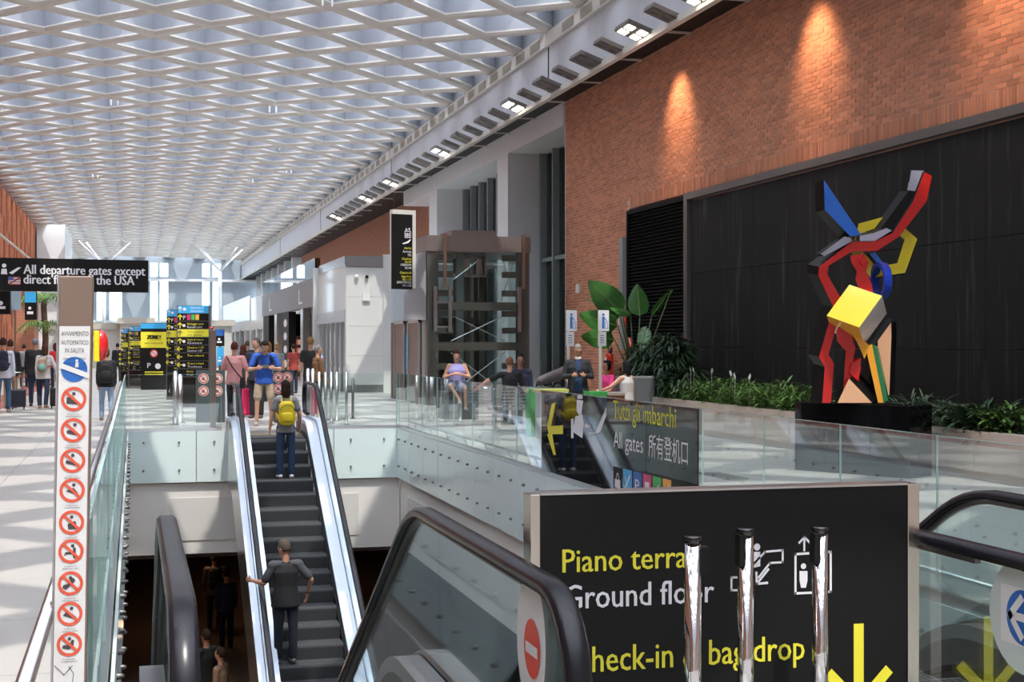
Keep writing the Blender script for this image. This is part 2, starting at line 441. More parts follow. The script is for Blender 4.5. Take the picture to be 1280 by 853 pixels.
# black stone panels
for j in range(12):
    for i in range(3):
        ya = 28.35-1.55*(j+1); struct('stone_panel', MB().box((11.50,ya+.004,.0+i*1.56+.004), (11.56,ya+1.55-.004,min(4.7,i*1.56+1.56)-.004)), M_blackwall, wr)
struct('stone_frame', MB().box((11.42,9,4.72), (11.57,28.6,4.86)).box((11.42,28.40,0), (11.57,28.6,4.72)), M_darksteel, wr)
struct('louver_frame', MB().box((11.43,28.6,4.72), (11.56,32.3,4.82)).box((11.43,32.2,0), (11.56,32.3,4.72)), M_louver, wr)
struct('louver_back', MB().box((11.553,28.6,0), (11.559,32.3,4.72)), M_louver, wr)
for k in range(58):
    z = .1+k*.08; struct('louver_slat', MB().prism([(11.44,28.62,z),(11.45,28.62,z+.012),(11.55,28.62,z+.06),(11.55,28.62,z+.048)], (0,3.57,0)), M_louver, wr)
# white bays
wb = sempty('wall_bays', (11.5, 50, 0))
struct('bay_beam', MB().box((11.44,37.52,7.65), (12.9,61.5,8.29)), M_white, wb)
struct('bay_pillar', MB().box((11.44,43.5,0), (12.9,44.85,7.65)), M_white, wb)
struct('bay_pillar', MB().box((11.44,54.4,0), (12.9,55.9,7.65)), M_white, wb)
struct('bay_jamb', MB().box((11.52,37.52,0), (12.7,37.6,7.65)), M_white, wb)
M_mull = mat('bay_mullion', (.30,.35,.35), .4, .3)
for a, b in ((37.6,43.5),(44.85,54.4)):
    struct('bay_glazing', MB().box((12.66,a,0), (12.68,b,7.65)), M_shopglass, wb)
    n = int((b-a)/1.35)
    for k in range(n+1):
        yy = a+.1+(b-a-.3)*k/n; struct('bay_mullion', MB().box((12.45,yy,0), (12.66,yy+.12,7.65)), M_mull, wb)
    struct('bay_back', MB().box((12.9,a,0), (12.95,b,7.65)), mat('bay_back', (.22,.26,.26), .6), wb)
    struct('bay_transom', MB().box((12.5,a,4.2), (12.62,b,4.32)), M_mull, wb)
# far brick wall
fw = struct('wall_far_brick', MB().box((12.5,56.1,0), (12.9,110,8.29)), M_brickfar)
# right end: columns and sky windows beyond
we = sempty('wall_far_right', (12.5,128,0))
for k in range(7): struct('far_column', MB().box((11.9,111+k*5.5,0), (12.8,112+k*5.5,8.3)), M_white, we)
struct('far_wall_panel', MB().box((12.6,110,0), (12.8,146,4.3)).box((12.6,110,7.0), (12.8,146,8.3)), mat('pale_blue_panel', (.45,.58,.66), .5), we)
for k in range(6): struct('window_pane', MB().box((12.65,112+k*5.5,4.3), (12.67,116.5+k*5.5,7.0)), M_shopglass, we)
# end wall with tall windows
M_end = mat('end_wall', (.34,.40,.45), .6)
wd = sempty('wall_end', (2,YE,0))
def xe(u): return W(u, 400, 1).x/W(u, 400, 1).y*YE
cols = [(60,78),(85,99),(121,131),(137,152),(188,197),(200,210),(253,262),(266,276),(330,345)]
ze = lambda v: CAMH+(HY-v)*(YE*CYW+3*SY)/FPX
px = XL
for a, b in cols:
    struct('wall_panel', MB().box((px,YE,0), (xe(a),YE+.3,ZC+1)), M_end, wd)
    struct('wall_panel', MB().box((xe(a),YE,0), (xe(b),YE+.3,ze(401))), M_end, wd)
    struct('wall_panel', MB().box((xe(a),YE,ze(351)), (xe(b),YE+.3,ze(346))), M_end, wd)
    struct('wall_panel', MB().box((xe(a),YE,ze(329)), (xe(b),YE+.3,ZC+1)), M_end, wd)
    struct('window_pane', MB().box((xe(a),YE+.1,ze(401)), (xe(b),YE+.12,ze(329))), M_shopglass, wd)
    px = xe(b)
struct('wall_panel', MB().box((px,YE,0), (13,YE+.3,ZC+1)), M_end, wd)
struct('wall_ledge', MB().box((XL,YE-.5,ze(352)), (12.5,YE,ze(349))), M_white, wd)
struct('wall_ledge', MB().box((XL,YE-.8,ze(404)), (12.5,YE,ze(401))), M_teal, wd)
# left wall: brick fins
wl = struct('wall_left', MB().box((XL-.35,-30,0), (XL-.2,YE,ZC+1.35)), mat('left_wall_panel', (.30,.12,.07), .7))
M_fin = mat('brick_fin', (.50,.17,.085), .85, noise=.15, nscale=6)
for k in range(40):
    y = 40+k*1.65
    if y > 104: break
    struct('brick_fin', MB().box((XL-.25,y,0), (XL+.02,y+.75,ZC-.4)), M_fin, wl)
struct('lamp_rail', MB().box((XL+.35,-30,6.8), (XL+.45,104,6.9)), M_lattice, wl)
struct('wall_tower', MB().box((XL,105.5,0), (-4.7,118,ZC-.1)), M_white)
struct('wall_back', MB().box((XL,-30.2,0), (XR,-30,ZC+1)), M_white)

# the well: fascia glass, plaster below, dark lower hall
def fascia_run(name, p0, p1, inward, n):
    p0 = Vector(p0); p1 = Vector(p1); inn = Vector(inward); t = (p1-p0); L = t.length; t.normalize()
    root = sempty(name, ((p0+p1)/2))
    for k in range(n):
        a = p0+t*(L*k/n+.006); b = p0+t*(L*(k+1)/n-.006)
        mb = MB().prism([a+inn*.06, b+inn*.06, b+inn*.06+Vector((0,0,-.95)), a+inn*.06+Vector((0,0,-.95))], -inn*.02)
        pn = struct('fascia_glass', mb, M_teal, root)
        bm_ = MB()
        for s_ in (.25, .75):
            for z in (-.2, -.72):
                c = a+t*(L/n*s_)+inn*.075+Vector((0,0,z)); bm_.seg(c-inn*.015, c+inn*.01, (.021,.021), (.017,.017), (0,0,1), 8)
        struct('fixing_bolts', bm_, M_darksteel, pn, smooth=True)
    struct('slab_edge', MB().prism([p0+Vector((0,0,-.035)), p1+Vector((0,0,-.035)), p1+Vector((0,0,-.96)), p0+Vector((0,0,-.96))], -inn*.25+inn*.0), M_beige, root)
    struct('soffit_wall', MB().prism([p0-inn*.02+Vector((0,0,-.98)), p1-inn*.02+Vector((0,0,-.98)), p1-inn*.02+Vector((0,0,-2.3)), p0-inn*.02+Vector((0,0,-2.3))], -inn*.3), M_beige, root)
    q0 = p0+t*.8; q1 = p1-t*.8
    struct('plaster_panel', MB().prism([q0-inn*.018+Vector((0,0,-1.25)), q1-inn*.018+Vector((0,0,-1.25)), q1-inn*.018+Vector((0,0,-2.05)), q0-inn*.018+Vector((0,0,-2.05))], inn*.015), mat('plaster_panel', (.68,.66,.63), .7), root)
fascia_run('trim_2', (VX0,VY1,0), (VX1,VY1,0), (0,-1,0), 4)
fascia_run('trim_3', (VX1,VY0,0), (VX1,VY1,0), (-1,0,0), 16)
fascia_run('trim_4', (VX0,VY0,0), (VX0,VY1,0), (1,0,0), 16)
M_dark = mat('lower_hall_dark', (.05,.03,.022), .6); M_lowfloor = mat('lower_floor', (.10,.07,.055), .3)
LZ = -4.9
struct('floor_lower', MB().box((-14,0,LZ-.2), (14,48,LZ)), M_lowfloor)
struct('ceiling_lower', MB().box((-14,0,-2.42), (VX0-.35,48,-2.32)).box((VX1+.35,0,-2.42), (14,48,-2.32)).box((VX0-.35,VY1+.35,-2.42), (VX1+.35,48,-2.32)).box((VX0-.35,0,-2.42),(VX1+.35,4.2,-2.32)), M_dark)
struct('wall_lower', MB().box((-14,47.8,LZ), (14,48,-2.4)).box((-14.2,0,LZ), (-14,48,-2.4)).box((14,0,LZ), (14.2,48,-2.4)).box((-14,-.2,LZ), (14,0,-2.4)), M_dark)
for x_, y_ in ((1.5,33),(-3,30),(4,38),(0,22)):  # added fill lights to lift the dark lower hall, no fittings known here
    ld = bpy.data.lights.new('lower_fill', 'POINT'); ld.energy = 22; ld.color = (1,.6,.35); ld.shadow_soft_size = .15
    lo = bpy.data.objects.new('lower_fill', ld); COL.objects.link(lo); lo.location = (x_, y_, -2.6)
# lower hall screens
sc_ = thing('wall_screen', 'dim multicoloured display panel deep in the dark lower hall', 'display', (0,40,-4))
for k, c in enumerate([M_green, M_orange, M_blue]):
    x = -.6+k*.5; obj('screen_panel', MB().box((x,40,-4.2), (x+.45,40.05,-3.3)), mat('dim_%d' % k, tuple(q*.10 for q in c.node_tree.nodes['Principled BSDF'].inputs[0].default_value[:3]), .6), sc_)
# ======================= ESCALATORS =======================
def ribbon(mb, path, x0, x1, lo, hi):          # path of (y,z); vertical band from lo to hi between x0 and x1
    n = len(path); vs = []
    for y, z in path: vs += [(x0,y,z+lo),(x1,y,z+lo),(x1,y,z+hi),(x0,y,z+hi)]
    fs = [(3,2,1,0), (4*n-4,4*n-3,4*n-2,4*n-1)]
    for i in range(n-1):
        for k in range(4): fs.append((4*i+k, 4*i+(k+1)%4, 4*i+4+(k+1)%4, 4*i+4+k))
    mb.add(vs, fs)
def escalator(label, xc, y_new, sgn, L0, half, zbot, wide=.5):
    """sgn +1: descends away from the viewer. y_new: newel end, L0: newel to bend."""
    root = thing('escalator', label, 'escalator', (xc, y_new, 0))
    Y = lambda s: y_new+sgn*s
    rr = .577; run = -zbot/rr; s1 = L0; s2 = L0+run; s3 = s2+.95
    def zline(s, r=.9):        # floor line with rounded bends
        if s < s1-r*.27: return 0.0
        if s < s1+r*.27:
            q = (s-(s1-r*.27)); return -rr*q*q/(4*r*.27)*1.0
        if s < s2-r*.27: return -rr*(s-s1)
        if s < s2+r*.27:
            q = (s2+r*.27-s); return zbot+rr*q*q/(4*r*.27)
        return zbot
    ss = [.28, .6, 1.0]+[s1-.5+k*.1 for k in range(11)]+[s1+.8+(run-1.6)*k/6 for k in range(7)]+[s2-.5+k*.1 for k in range(11)]+[s3-.5]
    ss = sorted(set(round(s, 3) for s in ss if s > .25))
    path = [(Y(s), zline(s)) for s in ss]
    for sx in (-1, 1):
        xg = xc+sx*half
        # handrail loop
        H = .90; rn = .28
        top = [(Y(s), zline(s)+H) for s in ss if s >= rn]
        lp = [(Y(rn+.25), H-2*rn)]
        for k in range(0, 13):
            a = R(-90-180*k/12); lp.append((Y(rn+rn*math.cos(a)), H-rn+rn*math.sin(a)))
        lp += [(Y(s), zline(s)+H) for s in ss if s > rn+.05 and s < s3-.6]
        e0 = s3-.55
        for k in range(0, 13):
            a = R(90-180*k/12); lp.append((Y(e0+rn*math.cos(a)), zbot+H-rn+rn*math.sin(a)))
        lp.append((Y(e0-.25), zbot+H-2*rn))
        prof = [(-.042,-.012),(-.040,.018),(-.025,.032),(.025,.032),(.040,.018),(.042,-.012),(.022,-.016),(-.022,-.016)]
        n = len(lp); vs = []
        for i, (y, z) in enumerate(lp):
            a, b = lp[max(i-1,0)], lp[min(i+1,n-1)]; t = Vector((0, b[0]-a[0], b[1]-a[1])).normalized()
            nn = Vector((0, -t.z, t.y))*sgn
            for px_, pz_ in prof: vs.append(Vector((xg+px_, y, z))+nn*(pz_))
        m = len(prof); fs = [tuple(range(m)), tuple(range((n-1)*m, n*m))[::-1]]
        for i in range(n-1):
            for k in range(m): fs.append((i*m+k, i*m+(k+1)%m, (i+1)*m+(k+1)%m, (i+1)*m+k))
        obj('handrail', MB().add(vs, fs), M_rubber, root, smooth=True)
        # thin steel track under the rail
        tv = MB(); ribbon(tv, [(y, z-.03) for y, z in lp[14:-14]], xg-.012, xg+.012, -.008, .012)
        obj('handrail_track', tv, M_decksky if sgn < 0 else M_darksteel, root)
        # glass panels between deck and rail
        sg = [rn]+[s for s in ss if s > rn+.05 and s < e0]+[e0]
        acc = [sg[0]]; segs = []
        for s in sg[1:]:
            acc.append(s)
            if s-acc[0] > 1.25 or s == sg[-1]: segs.append(acc); acc = [s]
        for q, sq in enumerate(segs):
            lo = .30 if sq[0] > s1-.7 else .24
            pts = [(Y(s), zline(s)+.28) for s in sq]; ptt = [(Y(s), zline(s)+H-.03) for s in sq]
            poly = [(xg-.006, y, z) for y, z in pts]+[(xg-.006, y, z) for y, z in reversed(ptt)]
            if q == 0:
                arc = []
                for k in range(1, 12):
                    a = R(90+180*k/12); arc.append((xg-.006, Y(rn+(rn-.02)*math.cos(a)), H-rn+(rn-.03)*math.sin(a)))
                poly = [(xg-.006, y, z) for y, z in pts]+[(xg-.006, y, z) for y, z in reversed(ptt)]+arc
            obj('glass_panel', MB().prism(poly, (.012,0,0)), M_glass, root)
        # deck, skirt, cladding
        xo = xg+sx*.11; xi = xc+sx*wide
        dk = MB(); p2 = [(y, z) for y, z in path]
        ribbon(dk, p2, min(xi, xg-sx*.01), max(xi, xg-sx*.01), .20, .27)
        MD = M_decksky if sgn < 0 else M_decknear; obj('inner_deck', dk, MD, root)
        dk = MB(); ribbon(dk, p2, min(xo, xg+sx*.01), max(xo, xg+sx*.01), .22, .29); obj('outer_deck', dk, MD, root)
        sk = MB(); ribbon(sk, p2, min(xi, xi+sx*.012), max(xi, xi+sx*.012), -.06, .20); obj('skirt', sk, M_darksteel, root)
        br = MB(); ribbon(br, p2, min(xi, xi-sx*.018), max(xi, xi-sx*.018), .035, .065); obj('skirt_brush', br, M_black, root)
        cl = MB(); pc = [(y, z) for (y, z), s in zip(path, ss) if s > s1-1.0]
        ribbon(cl, pc, min(xo, xo-sx*.015), max(xo, xo-sx*.015), -.95, .24)
        obj('side_cladding', cl, M_clad, root)
        lw = MB(); ribbon(lw, [(y, z) for (y, z), s in zip(path, ss) if s <= s1-.9], min(xo, xo-sx*.015), max(xo, xo-sx*.015), 0, .24)
        if len(lw.v) > 4: obj('side_cladding', lw, M_clad, root)
    so = MB(); pc = [(y, z) for (y, z), s in zip(path, ss) if s > s1-1.0]
    ribbon(so, pc, xc-half-.09, xc+half+.09, -1.0, -.95); obj('truss_soffit', so, M_clad, root)
    # landing plate, comb, steps
    c0 = s1-.55
    fp = MB().box((xc-wide, Y(.3), 0.001), (xc+wide, Y(c0-.1), .012)); obj('landing_plate', fp, M_steel, root)
    obj('comb_plate', MB().box((xc-wide, Y(c0-.1), -.02), (xc+wide, Y(c0+.05), .016)), mat('comb_yellow_grey', (.36,.34,.22), .45, .5), root)
    obj('landing_plate', MB().box((xc-wide, Y(s3-.9), zbot), (xc+wide, Y(s3-.02), zbot+.012)), M_steel, root)
    T = .355; k = 0; s = c0+.05
    stepz = lambda q: max(zbot, min(0, -rr*(q+T*.5-s1)))
    while s < s3-.9:
        z = min(0, zline(s+T*.5)-.0) if s > s1-.6 else 0
        z = -0.0 if s < s1-.25 else z
        z = max(z, zbot)
        a, b = Y(s), Y(s+T-.004)
        st_ = obj('step', MB().box((xc-wide+.02, a, z-.05), (xc+wide-.02, b, z-.004)), M_step, root)
        rb = MB()
        for q in range(22):
            x = xc-wide+.04+q*(2*wide-.08)/21; rb.box((x-.006, a, z-.004), (x+.006, b, z+.002))
        obj('tread_ribs', rb, mat('tread_rib', (.15,.155,.16), .4, .6), st_)
        obj('riser', MB().box((xc-wide+.02, b-sgn*.012, z-.25), (xc+wide-.02, b, z-.05)), M_riser, st_)
        ed = MB().box((xc-wide+.02, b-sgn*.014, z-.03), (xc+wide-.02, b+sgn*.002, z+.003)); obj('step_edge', ed, mat('step_edge', (.22,.225,.23), .35, .7), st_)
        s += T
    return root
A = escalator('nearest escalator with a no-entry disc on its glass, left of the ground floor sign', A_X, 3.93, 1, 2.45, .555, LZ, .43)
B = escalator('escalator at the right edge with a blue arrow disc on its glass', B_X, 3.93, 1, 2.45, .575, LZ, .45)
Cc = escalator('central escalator rising to the upper floor with three people riding it', C_X, 27.15, -1, 1.85, .685, LZ, .5)
# discs on the newel glass
fr = Fr((A_X+.555-.011, 4.40, .70), (0,-1,0), (0,0,1))
d = obj('no_entry_sticker', gdisc(G2(), fr, 0, 0, .17, .001, ry=.225), M_stickw, A)
obj('red_disc', gdisc(G2(), fr, .02, -.02, .095, .003), M_red, d); obj('white_bar', grect(G2(), fr, -.05, -.04, .09, -.005, .005), M_stickw, d)
fr = Fr((B_X-.575-.011, 4.27, .72), (0,-1,0), (0,0,1))
d = obj('arrow_sticker', gdisc(G2(), fr, .03, 0, .20, .001, ry=.195), mat('sticker_pale_green', (.55,.63,.60), .5), B)
obj('white_square', grect(G2(), fr, -.10, -.10, .16, .10, .002), M_stickw, d)
obj('blue_disc', gdisc(G2(), fr, .03, 0, .095, .003), M_blue, d); obj('white_arrow', garrow(G2(), fr, .11, 0, .15, 180, .028, .005), M_stickw, d)

# ======================= GLASS BALUSTRADES =======================
def balustrade(label, pts, n, rail=None, h=1.06, joints=None, ext=0):
    root = thing('glass_balustrade', label, 'balustrade', ((Vector(pts[0])+Vector(pts[1]))/2))
    p0, p1 = Vector(pts[0]), Vector(pts[1]); t = p1-p0; L = t.length; t.normalize(); nn = Vector((-t.y, t.x, 0))
    js = joints or [L*k/n for k in range(n+1)]
    for a, b in zip(js, js[1:]):
        a_, b_ = p0+t*(a+.004), p0+t*(b-.004)
        pn = obj('glass_panel', MB().prism([a_-nn*.008, b_-nn*.008, b_-nn*.008+Vector((0,0,h)), a_-nn*.008+Vector((0,0,h))], nn*.016), M_glass, root)
        e = MB().prism([a_-nn*.0082+Vector((0,0,h)), b_-nn*.0082+Vector((0,0,h)), b_-nn*.0082+Vector((0,0,h+.003)), a_-nn*.0082+Vector((0,0,h+.003))], nn*.0164)
        e.prism([b_-nn*.0082-t*.002, b_-nn*.0082+t*.001, b_-nn*.0082+t*.001+Vector((0,0,h)), b_-nn*.0082-t*.002+Vector((0,0,h))], nn*.0164)
        obj('glass_edge', e, M_edge, pn)
    obj('base_channel', MB().prism([p0-nn*.03, p1-nn*.03, p1-nn*.03+Vector((0,0,.06)), p0-nn*.03+Vector((0,0,.06))], nn*.06), M_steel, root)
    if rail is not None:
        off, z, r_ = rail
        obj('handrail', MB().tube([p0-t*ext+nn*off+Vector((0,0,z)), p1+nn*off+Vector((0,0,z))], r_, 12), M_steel, root, smooth=True)
        m = max(2, int(L/2.6))
        for k in range(m):
            c = p0+t*(L*(k+.5)/m); obj('rail_bracket', MB().tube([c+Vector((0,0,z-.12)), c+nn*off+Vector((0,0,z-.02))], .012, 6), M_steel, root)
    return root
balustrade('long clear glass balustrade on the right side of the floor opening', [(VX1,6.9,0), (VX1,VY1,0)], 16, None, joints=[0]+[1.25+1.3*k-0 for k in range(0,16)]+[VY1-6.9])
lb = balustrade('clear glass balustrade with a steel handrail on the left side of the opening', [(VX0,4.05,0), (VX0,VY1,0)], 18, (.075,.93,.020), ext=1.6)
balustrade('short glass balustrade at the far end left of the central escalator', [(VX0,VY1,0), (C_X-.85,VY1,0)], 2)
balustrade('short glass balustrade at the far end right of the central escalator', [(C_X+.85,VY1,0), (VX1,VY1,0)], 2)
# low steel tube along the inner floor edge, on leaning brackets
t = thing('kick_rail', 'low steel rail on slanted brackets behind the right glass balustrade', 'rail', (5.15,17,0))
obj('tube', MB().tube([(5.17,7.5,.13), (5.17,27.0,.13)], .02, 8), M_steel, t, smooth=True)
for k in range(14): obj('bracket', MB().tube([(5.17,8.2+k*1.4,0), (5.17,8.45+k*1.4,.13)], .018, 6), M_steel, t)
# film sign on the right balustrade
YS0, YS1 = 17.25, 12.1
fs = thing('film_sign', 'glossy black film sign on the right balustrade reading Tutti gli imbarchi, All gates', 'sign', (4.97,(YS0+YS1)/2,0))
M_film = mat('black_film', (.008,.009,.010), .03, spec=.9)
for a, b in ((17.25,16.0),(16.0,14.8),(14.8,13.45),(13.45,12.1)):
    obj('film_panel', MB().box((4.972,b+.004,0.02), (4.985,a-.004,1.055)), M_film, fs)
fr = Fr((4.972, YS0, 0), (0,-1,0), (0,0,1))
def PF(u, v):      # pixel on the film plane -> local coordinates
    y = onx(u, 4.972); f = 4.972*SY+y*CYW; return (YS0-y, CAMH+(HY-v)*f/FPX)
def pf(*pts): return [PF(u, v) for u, v in pts]
ga = G2(); gpoly(ga, fr, pf((693,504),(696,504),(688,532),(686,532))); 
ga = G2(); gpoly(ga, fr, pf((690,505),(695,503),(689,533),(684,533))); gpoly(ga, fr, pf((684,533),(704,532),(704,543),(686,543)));gpoly(ga, fr, pf((684,543),(690,541),(695,569),(692,569)))
obj('yellow_arrow', ga, M_yel, fs)
gp = G2(); gpoly(gp, fr, pf((722,494),(728,494),(728,499),(722,499))); gpoly(gp, fr, pf((721,500),(729,501),(727,518),(724,519),(721,514)))
gpoly(gp, fr, pf((719,521),(728,518),(730,530),(728,548),(716,540))); gpoly(gp, fr, pf((714,524),(717,523),(717,548),(714,548)))
gpoly(gp, fr, pf((735,541),(745,540),(758,509),(758,520),(750,541),(738,544))); gpoly(gp, fr, pf((732,529),(738,533),(736,537),(731,534)))
obj('plane_symbol', gp, M_tw, fs)
def ftext(s, u0, v0, u1, cap_px, m, nm):
    x0, z0 = PF(u0, v0); x1, z1 = PF(u1, v0)
    f = 4.972*SY+(YS0-x0)*0+onx((u0+u1)/2, 4.972)*CYW
    g = G2(); 
    y0 = PF(u0, v0)[1]; y1 = PF(u1, v0+ (u1-u0)*.17)[1]
    fr2 = Fr(fr.p(x0, y0), (fr.X+fr.Y*((y1-y0)/(x1-x0))*0), fr.Y); gtext(g, fr2, s, 0, 0, cap_px*f/FPX, x1-x0, .002); obj(nm, g, m, fs)
ftext('Tutti gli imbarchi', 767, 523, 845, 25, M_text_y, 'lettering')
ftext('All gates', 767, 559, 804, 22, M_tw, 'lettering')
ftext('所有登机口', 811, 569, 860, 24, M_tw, 'lettering')
for k, (c, ch, tc_) in enumerate([(M_black,'',M_tw),(M_sky,'',M_tw),(M_blue,'P',M_tw),(M_pink,'1',M_tw),(M_green,'4',M_tw),(M_orange,'',M_tw)]):
    u = 767+k*12.3; x0 = PF(u, 600)[0]; x1 = PF(u+10.8, 600)[0]; z1 = PF(u, 583+k*3.0)[1]; z0 = z1-.27
    g = G2(); grect(g, fr, x0, z0, x1, z1, .002); sq = obj('icon_square', g, c, fs)
    g = G2()
    if ch: gtext(g, fr, ch, (x0+x1)/2, z0+.07, .13, .13, .004, 'c')
    elif k == 0: grect(g, fr, x0+.05, z0+.05, x1-.05, z0+.14, .004); gline(g, fr, [(x0+.09,z0+.14),(x0+.12,z0+.2),(x1-.12,z0+.2),(x1-.09,z0+.14)], .015, .004)
    else: gline(g, fr, [(x0+.05,z0+.06),(x1-.06,z1-.06)], .03, .004); gline(g, fr, [(x0+.06,z1-.08),(x1-.1,z0+.08)], .012, .004)
    obj('icon', g, tc_, sq)

# ======================= FOREGROUND SIGN AND POSTS =======================
YSG = 4.90
def PS(u, v, y=YSG):
    r = (u-CX)/FPX; f = y/(CYW-r*SY); return Vector((f*(SY+r*CYW), y, CAMH+(HY-v)*f/FPX))
a = PS(675, 621); b = PS(1134, 607); zt = 1.112
gs = thing('ground_floor_sign', 'large black sign board reading Piano terra, Ground floor, standing in front of the opening', 'sign', ((a.x+b.x)/2, YSG, 0))
obj('board', MB().box((a.x,YSG,.12), (b.x,YSG+.05,zt)), M_black, gs, bevel=.002)
M_frame = mat('sign_frame_steel', (.62,.56,.50), .25, 1)
obj('frame_side', MB().box((a.x-.038,YSG-.005,0), (a.x,YSG+.09,zt+.004)), M_frame, gs, bevel=.003)
obj('frame_side', MB().box((b.x,YSG-.005,0), (b.x+.05,YSG+.09,zt+.004)), M_frame, gs, bevel=.003)
obj('frame_top', MB().box((a.x,YSG-.005,zt), (b.x,YSG+.09,zt+.008)), M_steel, gs)
obj('frame_bottom', MB().box((a.x,YSG,.04), (b.x,YSG+.05,.12)), M_steel, gs)
fr = Fr((0, YSG, 0), (1,0,0), (0,0,1))
def stext(s, u0, v0, u1, cap_px, m, bold=0):
    p = PS(u0, v0); q = PS(u1, v0); f = (p.x*SY+p.y*CYW); f2 = ((p.x+q.x)/2*SY+p.y*CYW)
    g = G2(); gtext(g, fr, s, p.x, p.z, cap_px*f2/FPX, q.x-p.x, .002, bold=bold); return obj('lettering', g, m, gs)
stext('Piano terra', 703, 716, 858, 30, M_yel, .001)
stext('Ground floor', 705, 762, 892, 31, M_tw, .001)
stext('Check-in & bag drop', 714, 842, 1005, 33, M_yel, .001)
def ps(*pts): return [(PS(u, v).x, PS(u, v).z) for u, v in pts]
g = G2(); gline(g, fr, ps((978,688),(956,690),(941,706),(932,706)), .008); gline(g, fr, ps((978,688),(978,703),(962,704),(948,722)), .008)
garrow(g, fr, PS(960,712).x, PS(960,712).z, .07, 228, .009); gdisc(g, fr, PS(946,684).x, PS(946,684).z, .013); gpoly(g, fr, ps((942,690),(950,690),(950,708),(942,710)))
gline(g, fr, ps((921,722),(914,722),(914,738),(921,738)), .008)
obj('escalator_symbol', g, M_tw, gs)
g = G2(); gline(g, fr, ps((994,693),(1038,690),(1038,740),(994,742),(994,693)), .009); garrow(g, fr, PS(1005,688).x, PS(1005,688).z, .05, 90, .008)
gdisc(g, fr, PS(1004,708).x, PS(1004,708).z, .011); gpoly(g, fr, ps((999,714),(1009,714),(1009,726),(1007,735),(1001,735),(999,726)))
gdisc(g, fr, PS(1027,708).x, PS(1027,708).z, .011); gpoly(g, fr, ps((1022,714),(1032,714),(1030,735),(1024,735)))
obj('lift_symbol', g, M_tw, gs)
g = G2(); p = PS(1073,786); garrow(g, fr, p.x, p.z, .29, -90, .042, head=.40); obj('down_arrow', g, M_yel, gs)

for k, (u, v, lean, yy, lab) in enumerate([(866,676,0,4.48,'polished steel queue post in front of the word floor'),(932,666,-.008,4.60,'polished steel queue post, middle of the three before the black sign'),(1025,664,.012,4.66,'polished steel queue post before the lift symbol')]):
    p = PS(u, v, yy); q = Vector((p.x, yy, 0)); t_ = thing('queue_post', lab, 'post', q, 'queue posts before the ground floor sign')
    top = Vector((p.x, yy, p.z)); q2 = q+Vector((-lean*6,0,0))*0
    obj('base', MB().seg(q+Vector((0,0,.005)), q+Vector((0,0,.02)), (.16,.16), (.15,.15), (1,0,0), 24), M_steel, t_, smooth=True)
    obj('pole', MB().tube([q+Vector((0,0,.02)), top-Vector((0,0,.005))], .0285, 24), M_chrome, t_, smooth=True)
    obj('cap', MB().tube([top-Vector((0,0,.006)), top+Vector((0,0,.012)), top+Vector((0,0,.016))], [.032,.032,.027], 20), M_gblack, t_, smooth=True)
    s_ = 1 if k == 0 else -1
    obj('belt_cassette', MB().box((top.x+s_*.012,yy-.022,top.z-.105), (top.x+s_*.052,yy+.022,top.z-.02)) if k == 0 else MB().box((top.x-.034,yy-.026,top.z-.115), (top.x-.006,yy+.02,top.z-.004)), M_black, t_, bevel=.004)

# tall brown post with safety stickers
def zv(v, f): return CAMH+(HY-v)*f/FPX
fp_ = 3.85; pc_ = W(95, 400, fp_); x_, y_ = pc_.x, pc_.y
wpx = fp_/FPX/1.045
sp_ = thing('sticker_post', 'tall narrow brown post covered with red prohibition stickers at the left', 'post', (x_, y_, 0))
lean = -.0168
def PP(u_off, v):       # offset in px from the post axis, pixel row
    z = zv(v, fp_); return Vector((x_+(u_off*wpx)*CYW+lean*(zt_-z), y_-(u_off*wpx)*SY, z))
zt_ = zv(345, fp_)
Xd = Vector((1,0,0)); Yd = Vector((lean*-1*-1, 0, 0))
up = Vector((-lean*-1*-1, 0, 1))
up = Vector((-lean, 0, 1)) if False else Vector((lean*-1, 0, 1))
foot = Vector((x_, y_, 0))+Vector((lean*zt_, 0, 0)); 
axis = (Vector((x_, y_, zt_))-foot)
Dn = Vector((0, 1, 0))
hw = 21.5*wpx
m_ = MB().prism([foot-Xd*hw, foot+Xd*hw, foot+Xd*hw+axis, foot-Xd*hw+axis], Dn*.09)
obj('column', m_, M_brown, sp_, bevel=.004)
obj('column_edge', MB().prism([foot-Xd*(hw+.003), foot-Xd*(hw-.002), foot-Xd*(hw-.002)+axis, foot-Xd*(hw+.003)+axis], Dn*.03-Dn*0), M_steel, sp_)
Yx = axis.normalized(); fr = Fr(foot-Dn*.0005, Xd, Yx)
yz = lambda v: zv(v, fp_)/Yx.z
obj('sticker_strip', grect(G2(), fr, -19.5*wpx, yz(880), 19*wpx, yz(408), .001), M_stickw, sp_)
M_ink = mat('sticker_ink', (.06,.055,.06), .6); M_redink = mat('sticker_red', (.72,.10,.05), .5)
g = G2()
for s, v in (('AVVIAMENTO',420),('AUTOMATICO',431),('IN SALITA',441)): gtext(g, fr, s, 0, yz(v), 6*wpx, (34 if v < 440 else 24)*wpx, .002, 'c')
obj('lettering', g, M_ink, sp_)
g = G2()
for s, v in (('PRENDERE A DESTRA',450),('SOLO PERSONE',456),('IN PIEDI',461)): gtext(g, fr, s, 0, yz(v), 2.6*wpx, 28*wpx, .002, 'c')
obj('lettering', g, M_ink, sp_)
def pic_person(g, cx, cy, s, off): gdisc(g, fr, cx, cy+s*.5, s*.16, off); gpoly(g, fr, [(cx-s*.2,cy-s*.3),(cx+s*.2,cy-s*.3),(cx+s*.2,cy+s*.3),(cx-s*.14,cy+s*.32)], off)
cy = yz(462)
d = obj('blue_sticker', gdisc(G2(), fr, 0, cy, 16.5*wpx, .002), M_blue, sp_)
